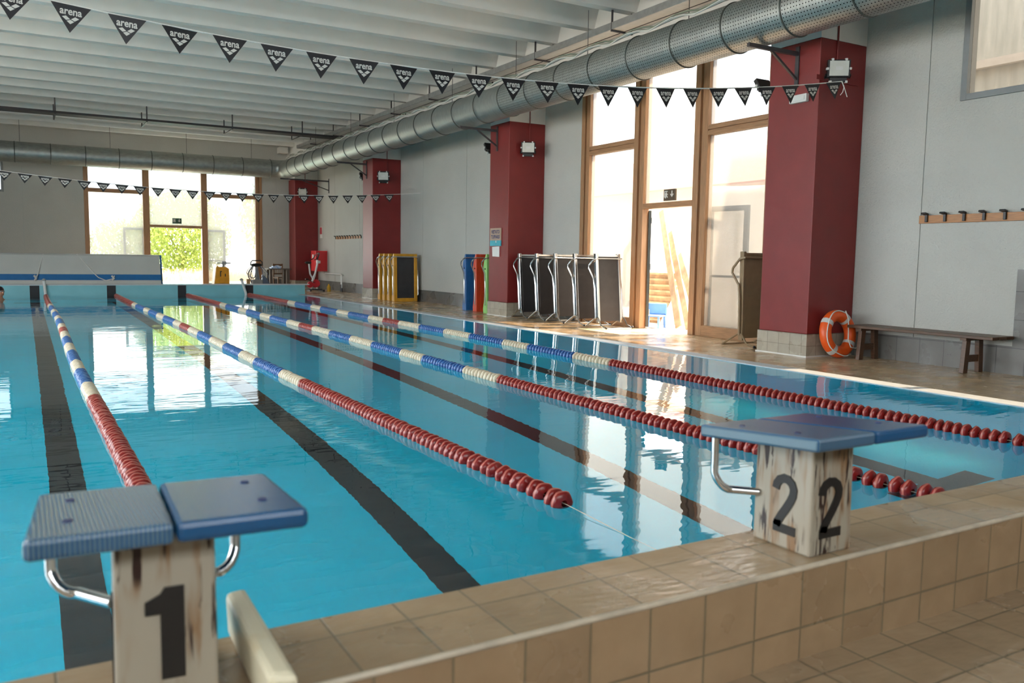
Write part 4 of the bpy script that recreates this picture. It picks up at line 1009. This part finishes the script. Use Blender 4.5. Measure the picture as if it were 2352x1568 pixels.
def exit_sign(label, mp, s0, s1, z0, z1, flip, pm):
    c = mp((s0+s1)/2, -0.02, z0)
    t = thing('exit_sign', label, 'exit sign', c)
    def quad(mb, pts, d0, d1):
        vs = [mp(s, d0, z) for s, z in pts]+[mp(s, d1, z) for s, z in pts]; n = len(pts)
        mb.add(vs, [tuple(range(n)), tuple(reversed(range(n, 2*n)))]+[(i, (i+1) % n, (i+1) % n+n, i+n) for i in range(n)])
    W, H = s1-s0, z1-z0
    P_ = lambda u, v: ((s0+u*W) if not flip else (s1-u*W), z0+v*H)
    b = MB(); quad(b, [P_(0, 0), P_(1, 0), P_(1, 1), P_(0, 1)], -0.01, 0.03); b.build('panel', pm, t)
    b = MB()
    for poly in ([(0.06, 0.86), (0.36, 0.86), (0.36, 0.80), (0.06, 0.80)], [(0.06, 0.30), (0.12, 0.30), (0.12, 0.80), (0.06, 0.80)],
                 [(0.20, 0.70), (0.28, 0.70), (0.28, 0.78), (0.20, 0.78)], [(0.16, 0.45), (0.28, 0.48), (0.30, 0.68), (0.20, 0.68)], [(0.28, 0.56), (0.38, 0.50), (0.38, 0.55), (0.29, 0.64)],
                 [(0.17, 0.47), (0.25, 0.47), (0.20, 0.22), (0.13, 0.22)], [(0.24, 0.48), (0.30, 0.48), (0.38, 0.28), (0.31, 0.26)], [(0.12, 0.55), (0.20, 0.62), (0.19, 0.68), (0.11, 0.60)]):
        quad(b, [P_(u, v) for u, v in poly], -0.013, -0.0105)
    b.build('running_figure', M_paper, t)
    b = MB()
    for poly in ([(0.70, 0.86), (0.78, 0.86), (0.78, 0.45), (0.70, 0.45)], [(0.58, 0.58), (0.66, 0.58), (0.78, 0.36), (0.74, 0.28)], [(0.90, 0.58), (0.82, 0.58), (0.70, 0.36), (0.74, 0.28)]):
        quad(b, [P_(u, v) for u, v in poly], -0.013, -0.0105)
    b.build('arrow', M_paper, t)
exit_sign('square exit sign with running figure and down arrow, over the right wall doorway', mpR, 11.54, 11.84, 2.33, 2.53, True, M_exitgrey)
exit_sign('exit sign with running figure and down arrow, over the far doorway', mpF, 4.78, 5.10, 2.37, 2.57, False, M_green)
t = thing('safety_sign', 'small narrow safety sign on the wall above the fire hose cabinet', 'safety sign', (XW, 32.0, 2.05))
b = MB(); b.box(XW-0.012, XW-0.001, 31.85, 32.15, 1.95, 2.38); b.build('panel', M_paper, t)
b = MB(); b.box(XW-0.014, XW-0.012, 31.87, 32.13, 2.10, 2.36); b.build('pictogram', mat('sign_red', (0.45, 0.04, 0.06), 0.5), t)

# ------------------------------------------------------------------ far end equipment
t = thing('fire_hose_cabinet', 'red fire hose cabinet on the wall in the far corner', 'fire hose cabinet', (9.72, 31.6, 0.69))
b = MB(); b.box(9.50, XW-0.001, 31.25, 31.85, 0.69, 1.46); b.build('cabinet_body', mat('fire_red', (0.70, 0.025, 0.03), 0.35, noise=0.1), t, bevel=0.012)
b = MB(); b.box(9.53, 9.92, 31.238, 31.25, 0.72, 1.43); b.build('door', mat('fire_red_shade', (0.55, 0.02, 0.025), 0.35, noise=0.1), t)  # darker red puts shade into the cabinet's near-facing side
b = MB(); b.box(9.492, 9.50, 31.5, 31.68, 1.17, 1.32); b.build('emblem', M_paper, t)
t = thing('wall_rail', 'low white pipe rail standing along the right wall near the far corner', 'rail', (XW-0.06, 30.4, 0))
b = MB(); b.tube([(XW-0.10, 31.2, 0.615), (XW-0.10, 29.40, 0.615), (XW-0.10, 29.36, 0.60), (XW-0.10, 29.36, 0.12)], 0.022, 10); b.tube([(XW-0.10, 29.28, 0.60), (XW-0.10, 29.28, 0.12)], 0.018, 10); b.tube([(XW-0.10, 29.36, 0.58), (XW-0.001, 29.36, 0.58)], 0.015, 8); b.build('pipe', M_white, t, smooth=True)
b = MB(); b.tube([(XW-0.10, 29.36, 0.0), (XW-0.10, 29.36, 0.26)], 0.036, 10); b.tube([(XW-0.10, 29.28, 0.0), (XW-0.10, 29.28, 0.13)], 0.03, 10); b.build('foot_sleeve', M_greysteel, t, smooth=True)
# exercise bike
t = thing('exercise_bike', 'red and white exercise bike standing on the deck at the far pool corner', 'exercise bike', (8.98, 29.7, 0))
mw = mat('white_bike_frame', (0.68, 0.68, 0.68), 0.35, noise=0.1); mr_ = mat('red_bike_shroud', (0.50, 0.02, 0.03), 0.35, noise=0.1)
b = MB(); b.box(-0.22, 0.28, -0.03, 0.03, 0.04, 0.09); b.box(-0.24, -0.18, -0.24, 0.24, 0.0, 0.06); b.box(0.24, 0.30, -0.24, 0.24, 0.0, 0.06); b.build('base', M_greysteel, t, world=False, bevel=0.006)
b = MB(); b.tube([(-0.12, 0, 0.08), (-0.06, 0, 0.45), (0.02, 0, 0.62), (0.10, 0, 0.95), (0.11, 0, 1.12)], 0.035, 10); b.tube([(0.02, 0, 0.58), (-0.05, 0, 0.38), (0.10, 0, 0.10)], 0.03, 10); b.tube([(-0.04, 0, 0.42), (-0.16, 0, 0.62), (-0.20, 0, 0.98)], 0.03, 10); b.build('frame', mw, t, world=False, smooth=True)
b = MB(); b.lathe([(0.0001, -0.05), (0.13, -0.05), (0.155, 0.0), (0.13, 0.05), (0.0001, 0.05)], 24, (0.05, 0, 0.28), 'y'); b.build('flywheel_shroud', mr_, t, world=False, smooth=True)
b = MB(); b.lathe([(0.0001, -0.055), (0.10, -0.045), (0.12, 0.0), (0.10, 0.045), (0.0001, 0.055)], 24, (-0.16, 0, 0.24), 'y'); b.build('rear_shroud', mr_, t, world=False, smooth=True)
b = MB(); b.sphere((-0.23, 0, 1.02), 0.11, 14, 8, (1.15, 0.8, 0.42)); b.build('saddle', M_black, t, world=False, smooth=True)
b = MB(); b.tube([(-0.08, -0.24, 1.12), (0.02, -0.24, 1.16), (0.10, -0.22, 1.30), (0.16, -0.06, 1.36), (0.16, 0.06, 1.36), (0.10, 0.22, 1.30), (0.02, 0.24, 1.16), (-0.08, 0.24, 1.12)], 0.016, 8); b.tube([(0.11, 0, 1.1), (0.16, 0, 1.36)], 0.02, 8); b.build('handlebar', M_black, t, world=False, smooth=True)
b = MB(); b.box(0.08, 0.20, -0.07, 0.07, 1.00, 1.10); b.build('console', M_silver, t, world=False, bevel=0.01)
for sx, sz, yy_ in ((-0.32, 0.44, -0.13), (0.10, 0.14, 0.13)):
    b = MB(); b.box(sx-0.05, sx+0.05, yy_-0.04, yy_+0.04, sz-0.015, sz+0.015); b.bar((0.0, yy_*0.6, 0.30), (sx, yy_*0.6, sz), 0.02, 0.02); b.build('pedal', M_black, t, world=False)
b = MB(); b.lathe([(0.0001, 0), (0.06, 0), (0.065, 0.02), (0.065, 0.18), (0.03, 0.23), (0.03, 0.27), (0.0001, 0.27)], 16, (9.40, 29.38, 0.0))
tag(b.build('yellow_canister', mat('yellow_jug_plastic', (0.72, 0.42, 0.02), 0.4, noise=0.1), smooth=True), 'small yellow canister on the deck beside the exercise bike', 'canister')
# yellow cleaning machine
t = thing('pool_cleaner_machine', 'yellow cleaning machine with a handlebar in front of the far window', 'cleaning machine', (5.55, 28.6, 0))
b = MB(); b.prism([(-0.27, 0.08), (-0.22, 0.08), (-0.22, 0.32), (0.16, 0.32), (0.16, 0.08), (0.22, 0.08), (0.21, 0.80), (0.12, 0.86), (-0.10, 0.86), (-0.16, 0.90), (-0.20, 0.84), (-0.25, 0.4)], -0.22, 0.22); b.build('body_shell', M_machine, t, world=False, bevel=0.02)
b = MB(); b.box(-0.20, 0.15, -0.18, 0.18, 0.06, 0.34); b.build('brush_deck', M_grey, t, world=False, bevel=0.02)
b = MB(); b.tube([(0.05, -0.05, 0.84), (0.05, -0.16, 1.0)], 0.03, 8); b.tube([(-0.16, -0.20, 0.985), (0.26, -0.20, 0.985)], 0.018, 8); b.box(-0.01, 0.12, -0.24, -0.12, 0.94, 1.04); b.build('handlebar', M_grey, t, world=False, smooth=True)
b = MB(); b.box(-0.08, -0.05, -0.235, -0.22, 0.55, 0.72); b.box(-0.08, -0.02, -0.235, -0.22, 0.70, 0.73); b.box(0.07, 0.10, -0.235, -0.22, 0.55, 0.64); b.build('latches', M_black, t, world=False)
for sx in (-0.22, 0.20):
    b = MB(); b.lathe([(0.0001, -0.03), (0.09, -0.03), (0.09, 0.03), (0.0001, 0.03)], 16, (sx, 0.12, 0.09), 'x'); b.build('wheel', M_black, t, world=False)
# cable reel cart
t = thing('pool_robot_caddy', 'grey and black trolley hung with looped blue cables beside the far window', 'trolley', (6.92, 29.6, 0))
b = MB(); b.box(-0.17, 0.17, -0.16, 0.16, 0.14, 0.42); b.build('motor_box', M_grey, t, world=False, bevel=0.02)
b = MB(); b.box(-0.05, 0.05, -0.03, 0.03, 0.42, 0.92); b.build('post', M_grey, t, world=False)
b = MB(); b.sphere((0, 0, 0.92), 0.2, 16, 8, (1.0, 0.5, 0.32)); b.tube([(-0.2, 0, 0.90), (-0.19, 0, 1.02), (-0.14, 0, 1.07), (0.14, 0, 1.07), (0.19, 0, 1.02), (0.2, 0, 0.90)], 0.02, 8); b.build('handle', M_black, t, world=False, smooth=True)
rnd = random.Random(4)
for k in range(14):
    x0 = rnd.choice((-1, 1))*rnd.uniform(0.12, 0.20); x1 = x0*rnd.uniform(1.3, 2.3); zb = rnd.uniform(0.12, 0.5)
    pts = [(x0*0.8 + (x1-x0*0.8)*math.sin(PI*q/12), rnd.uniform(-0.03, 0.03)-0.05, 0.88-(0.88-zb)*q/12) for q in range(13)] + [(x0*0.4*(1-q/8)+x1*0.05, -0.08, zb+(0.82-zb)*q/8) for q in range(1, 9)]
    b = MB(); b.tube(pts, 0.010, 6); b.build('cable_loop', M_hose if k % 3 else M_cablew, t, world=False)
b = MB(); b.prism([(0.15, 0.0), (0.62, 0.0), (0.5, 0.18), (0.3, 0.5), (0.18, 0.6)], -0.1, 0.1); b.build('cable_heap', M_hose, t, world=False, bevel=0.03)
for sx in (-0.2, 0.2):
    b = MB(); b.lathe([(0.0001, -0.02), (0.09, -0.02), (0.09, 0.02), (0.0001, 0.02)], 16, (sx, 0.05, 0.09), 'x'); b.build('wheel', M_black, t, world=False)
b = MB(); b.box(-0.36, -0.24, -0.12, 0.0, 0.0, 0.44); b.build('float_block', mat('pale_orange_foam', (0.75, 0.45, 0.2), 0.6, noise=0.2), t, world=False, bevel=0.01)
# table, papers, chair
M_tablew = mat('grey_brown_wood', (0.13, 0.10, 0.08), 0.5, noise=0.3, nscale=6)
t = thing('table', 'small dark wooden table by the far wall', 'table', (8.07, 31.2, 0))
b = MB(); b.box(-0.42, 0.42, -0.3, 0.3, 0.745, 0.785); b.build('tabletop', M_tablew, t, world=False, bevel=0.004)
for sx in (-0.32, 0.29):
    for sy in (-0.25, 0.2):
        b = MB(); b.box(sx-0.05, sx+0.05, sy-0.03, sy+0.05, 0, 0.745); b.build('leg', M_tablew, t, world=False)
b = MB(); b.box(7.78, 8.12, 31.0, 31.3, 0.785, 0.83); b.box(7.84, 8.16, 31.02, 31.25, 0.83, 0.87); b.sphere((8.02, 31.1, 0.87), 0.06, 10, 6, (1.5, 1, 0.5))
tag(b.build('paper_pile', M_bluebag, bevel=0.006), 'pile of blue and white papers on the small table', 'papers')
M_chairw = mat('brown_chair_wood', (0.16, 0.075, 0.03), 0.5, noise=0.3)
t = thing('chair', 'brown wooden slat-back chair beside the small table', 'chair', (8.30, 31.75, 0), R(12))
b = MB(); b.box(-0.2, 0.2, -0.2, 0.2, 0.42, 0.45); b.build('seat', M_chairw, t, world=False, bevel=0.004)
for sx in (-0.18, 0.18):
    b = MB(); b.bar((sx, -0.18, 0), (sx, -0.18, 0.42), 0.04, 0.04); b.build('leg', M_chairw, t, world=False)
    b = MB(); b.bar((sx, 0.19, 0), (sx, 0.22, 0.95), 0.04, 0.04); b.build('leg', M_chairw, t, world=False)
b = MB(); b.box(-0.18, 0.18, 0.20, 0.235, 0.86, 0.94); b.box(-0.18, 0.18, 0.19, 0.22, 0.55, 0.60)
for k in range(4): b.box(-0.135+0.08*k, -0.105+0.08*k, 0.20, 0.225, 0.60, 0.86)
b.build('backrest', M_chairw, t, world=False)
b = MB(); b.box(-0.18, 0.18, -0.19, -0.165, 0.18, 0.22); b.build('stretcher', M_chairw, t, world=False)
# pool cover reel
t = thing('pool_cover', 'long white rolled pool cover with a blue band behind the far pool wall', 'pool cover', (0, 29.3, 0))
cv = [(28.75, 0.10), (28.78, 0.42), (28.84, 0.60), (29.10, 1.16), (29.16, 1.205), (29.30, 1.215), (29.9, 1.19), (30.1, 1.0), (30.15, 0.1)]
b = MB(); b.prism(cv, -4.4, 3.74, 'yz'); b.build('cover_sheet', M_cover, t)
b = MB()
b.prism([(28.772, 0.418), (28.832, 0.595), (28.842, 0.595), (28.79, 0.418)], -4.4, 3.745, 'yz'); b.build('blue_band', M_coverblue, t)
for x in (3.78,):
    b = MB(); b.bar((x, 28.82, 0.08), (x, 29.12, 1.20), 0.06, 0.05, up=(1, 0, 0)); b.bar((x+0.03, 28.85, 0.0), (x+0.03, 29.45, 1.15), 0.03, 0.03, up=(1, 0, 0)); b.bar((x, 29.12, 1.19), (x, 30.0, 1.17), 0.06, 0.04); b.bar((x, 30.05, 0), (x, 30.0, 1.17), 0.06, 0.04); b.build('end_frame', M_blueshell, t)
for x0, x1, xk in ((0.5, 0.3, 0.26), (1.4, 1.95, 2.35)):
    b = MB(); pts = [(x0, 29.14, 1.20), (x0+(x1-x0)*0.4, 28.98, 0.92), (x0+(x1-x0)*0.8, 28.82, 0.62), (x1, 28.76, 0.50), ((x1+xk)/2, 28.74, 0.41), (xk, 28.74, 0.46), (xk+0.05, 28.74, 0.56)]
    b.tube(pts, 0.014, 6); b.tube([(xk-0.03, 28.74, 0.56), (xk+0.03, 28.74, 0.47), (xk-0.02, 28.74, 0.42)], 0.03, 6); b.build('tie_cord', M_rope, t, smooth=True)

# ------------------------------------------------------------------ swimmer at the left edge
p = thing('person', 'swimmer in dark cap and goggles in the water near the far pool wall', 'person', (-0.60, 25.7, -0.45))
def skin_body():
    me = bpy.data.meshes.new('body')
    V = [(0, 0, -0.25), (0, 0, 0.0), (0, 0.0, 0.25), (0, 0, 0.40), (0, -0.01, 0.50), (0.0, -0.02, 0.60),
         (0.17, 0.0, 0.38), (0.23, -0.12, 0.22), (0.20, -0.34, 0.40), (-0.17, 0, 0.38), (-0.24, -0.10, 0.20), (-0.16, -0.32, 0.30),
         (0.09, 0.02, -0.30), (0.10, -0.05, -0.70), (0.10, 0.10, -1.10), (-0.09, 0.02, -0.30), (-0.10, -0.05, -0.70), (-0.10, 0.12, -1.1), (0.0, -0.02, 0.68)]
    E_ = [(0, 1), (1, 2), (2, 3), (3, 4), (4, 5), (5, 18), (3, 6), (6, 7), (7, 8), (3, 9), (9, 10), (10, 11), (0, 12), (12, 13), (13, 14), (0, 15), (15, 16), (16, 17)]
    rad = [0.14, 0.13, 0.15, 0.13, 0.055, 0.085, 0.06, 0.045, 0.035, 0.06, 0.045, 0.035, 0.085, 0.06, 0.045, 0.085, 0.06, 0.045, 0.085]
    me.from_pydata(V, E_, []); o = bpy.data.objects.new('body', me); COL.objects.link(o); o.parent = p
    me.materials.append(M_skin)
    s = o.modifiers.new('skin', 'SKIN')
    for i, r_ in enumerate(rad): me.skin_vertices[0].data[i].radius = (r_, r_)
    me.skin_vertices[0].data[0].use_root = True
    m2 = o.modifiers.new('sub', 'SUBSURF'); m2.levels = 2; m2.render_levels = 2
    return o
skin_body()
p.rotation_euler = (0, 0, R(40))
b = MB(); b.sphere((0, -0.015, 0.64), 0.108, 16, 12, (0.9, 1.06, 1.2)); b.sphere((0, -0.135, 0.625), 0.022, 10, 8, (0.8, 1, 1.3)); b.sphere((0.02, -0.118, 0.575), 0.02, 8, 6, (1.6, 0.6, 0.5)); b.sphere((0.1, 0.0, 0.63), 0.03, 8, 6, (0.4, 0.8, 1.3)); b.sphere((-0.1, 0, 0.63), 0.03, 8, 6, (0.4, 0.8, 1.3)); b.build('face', M_skin, p, world=False, smooth=True)
b = MB(); b.lathe([(0.112, 0.0), (0.112, 0.03), (0.098, 0.08), (0.06, 0.115), (0.0001, 0.13)], 20, (0, -0.005, 0.67)); b.build('swim_cap', M_cap, p, world=False, smooth=True)
b = MB(); b.sphere((-0.04, -0.118, 0.665), 0.026, 10, 8, (1.1, 0.6, 0.8)); b.sphere((0.04, -0.118, 0.665), 0.026, 10, 8, (1.1, 0.6, 0.8)); b.tube([(0.112*math.cos(a), 0.118*math.sin(a)-0.012, 0.668) for a in [2*PI*k/24 for k in range(24)]], 0.009, 6, closed=True); b.build('goggles', M_grey, p, world=False, smooth=True)

# ------------------------------------------------------------------ outside
b = MB(); b.box(XW+0.22, 60, -30, 80, -0.3, -0.03); b.box(-60, XW+0.22, YF+0.22, 90, -0.3, -0.03); b.box(-60, XLW-0.22, -30, YF+0.22, -0.3, -0.03); b.box(XLW-0.22, XW+0.22, -30, YN-0.2, -0.3, -0.03)
tag(b.build('ground', M_ground), 'pale sunlit paving outside the doors', 'ground', kind='structure')
b = MB(); b.box(-2, 14, 36.5, 39.5, -0.03, -0.01)
tag(b.build('ground', M_turq), 'pale turquoise paving outside the far doorway', 'ground', kind='structure')
# trees beyond the far door
def leaf_blob(name, label, cat, c, rad, n, m, size, trunk=True, group=None):
    rnd = random.Random(int(c[0]*17+n)); t = thing(name, label, cat, (c[0], c[1], 0), group=group)
    b = MB()
    for k in range(n):
        while True:
            d = Vector((rnd.uniform(-1, 1), rnd.uniform(-1, 1), rnd.uniform(-1, 1)))
            if 0.35 < d.length < 1: break
        p_ = Vector((d.x*rad[0], d.y*rad[1], d.z*rad[2]+c[2]))
        s_ = size*rnd.uniform(0.5, 1.3); q = Euler((rnd.uniform(0, 6), rnd.uniform(0, 6), rnd.uniform(0, 6))).to_matrix()
        b.add([p_+q @ Vector(v) for v in ((-s_, 0, 0), (0, -s_*0.45, s_*0.1), (s_, 0, 0), (0, s_*0.45, s_*0.1))], [(0, 1, 2, 3)])
    b.build('foliage', m, t, world=False)
    if trunk:
        b = MB(); b.tube([(0, 0, -0.03), (0.05, 0, c[2]*0.5), (0.0, 0.05, c[2]+0.3)], 0.1, 8, rs=[0.13, 0.1, 0.05]); b.tube([(0.03, 0, c[2]*0.4), (rad[0]*0.4, 0.1, c[2]+rad[2]*0.3)], 0.05, 6); b.tube([(0.03, 0, c[2]*0.45), (-rad[0]*0.4, 0.1, c[2]+rad[2]*0.35)], 0.05, 6)
        b.build('trunk', M_bark, t, world=False)
leaf_blob('tree', 'bushy sunlit tree filling the far doorway', 'tree', (7.0, 46.0, 2.2), (2.5, 1.6, 2.3), 15000, M_leaf, 0.095)
leaf_blob('tree', 'smaller bushy tree at the left of the far doorway', 'tree', (4.6, 50.5, 1.8), (1.7, 1.2, 1.3), 3600, M_leaf, 0.10)
leaf_blob('tree', 'pale green tree blurred behind the frosted pane right of the far doorway', 'tree', (12.2, 48.5, 3.4), (1.8, 1.5, 2.2), 2200, M_leaf, 0.15)
b = MB(); rnd = random.Random(9)
for k in range(2600):
    x, y = rnd.uniform(2.5, 10), rnd.uniform(42.5, 43.6); h = rnd.uniform(0.25, 0.62); dx = rnd.uniform(-0.12, 0.12)
    b.add([(x-0.012, y, -0.03), (x+0.012, y, -0.03), (x+dx, y+rnd.uniform(-0.1, 0.1), h)], [(0, 1, 2)])
tag(b.build('dry_grass', M_straw), 'strip of dry straw-coloured grass in front of the tree outside the far doorway', 'grass', kind='stuff')
# outside the right doorway
b = MB(); nx, nz = 14, 18; vs = []; fs = []
for i in range(nz+1):
    for j in range(nx+1):
        u, v = j/nx, i/nz
        y = 12.95-2.6*u - 0.15*math.sin(3*v); z = 2.75*v*(1-0.35*u*(1-v)) + 0.0
        x = 11.7+1.5*u-0.85*(1-v)**1.5*(1-0.3*u) + 0.09*math.sin(7*u+5*v) + 0.05*math.sin(17*u-9*v)
        vs.append((x, y, z))
for i in range(nz):
    for j in range(nx): fs.append((i*(nx+1)+j, i*(nx+1)+j+1, (i+1)*(nx+1)+j+1, (i+1)*(nx+1)+j))
b.add(vs, fs); o = b.build('dust_sheet', M_tarp, smooth=True)
sm = o.modifiers.new('thick', 'SOLIDIFY'); sm.thickness = 0.01
tag(o, 'draped white dust sheet hanging outside the right wall doorway', 'dust sheet')
for k, (y, lab) in enumerate(((13.15, 'weathered plank leaning outside the right wall doorway, steepest of the three'), (12.86, 'weathered plank leaning outside the right wall doorway, middle one of the three'), (12.55, 'weathered plank leaning outside the right wall doorway, frontmost of the three'))):
    b = MB(); b.bar((10.75, y-0.9, 0.02), (11.5, y+0.6, 2.3-0.45*k), 0.14, 0.03, up=(1, 0.2, 0)); tag(b.build('plank', M_plank), lab, 'plank', 'planks outside')
t = thing('wood_pallet', 'stacked slatted pallet behind the leaning planks outside the doorway', 'pallet', (11.75, 13.75, 0))
for k in range(9):
    b = MB(); b.box(-0.35, 0.35, -0.6, 0.5, 0.02+k*0.12, 0.06+k*0.12); b.build('slat', M_plank, t, world=False)
for sx in (-0.3, 0.0, 0.25):
    b = MB(); b.box(sx, sx+0.08, -0.55, 0.45, -0.03, 1.02); b.build('bearer', M_plank, t, world=False)
t = thing('chair', 'pale blue plastic chair outside the right wall doorway', 'chair', (10.55, 12.75, -0.03), R(-60))
b = MB(); b.box(-0.2, 0.2, -0.2, 0.2, 0.22, 0.25); b.build('seat', M_bluechair, t, world=False, bevel=0.01)
b = MB(); b.box(-0.2, 0.2, 0.17, 0.21, 0.25, 0.47); b.build('backrest', M_bluechair, t, world=False, bevel=0.02)
for sx in (-0.17, 0.17):
    for sy in (-0.17, 0.17):
        b = MB(); b.bar((sx, sy, 0), (sx*0.95, sy*0.95, 0.22), 0.035, 0.035); b.build('leg', M_bluechair, t, world=False)
# neighbouring building seen through the right wall glass
t = thing('building', 'pale building with a reddish roof blurred behind the frosted right wall window', 'building', (19, 20, -0.03))
b = MB(); b.box(17, 23, 14, 34, -0.03, 3.4); b.build('wall', M_facade, t)
b = MB(); b.prism([(16.6, 3.4), (23.4, 3.4), (20, 4.9)], 13.6, 34.4, 'xz'); b.build('roof', M_roofpink, t)
t = thing('shed', 'pale shed with a corrugated sheet wall outside the high window', 'shed', (14, 4, -0.03))
b = MB(); vs = []; fs = []; n = 60
for j in range(n+1):
    y = -2+11.0*j/n; x = 13.2+0.04*(j % 2)
    vs += [(x, y, -0.03), (x, y, 8.0)]
for j in range(n): fs.append((2*j, 2*j+2, 2*j+3, 2*j+1))
b.add(vs, fs); b.box(13.3, 16, -2, 9, -0.03, 8.0); b.build('cladding', M_sheet, t)
b = MB(); b.box(13.1, 13.2, -2, 9, 4.35, 4.47); b.build('sheet_rail', M_facade, t)
b = MB(); b.box(13.0, 16.3, -2.3, 9.3, 8.0, 8.1); b.build('roof', M_facade, t)
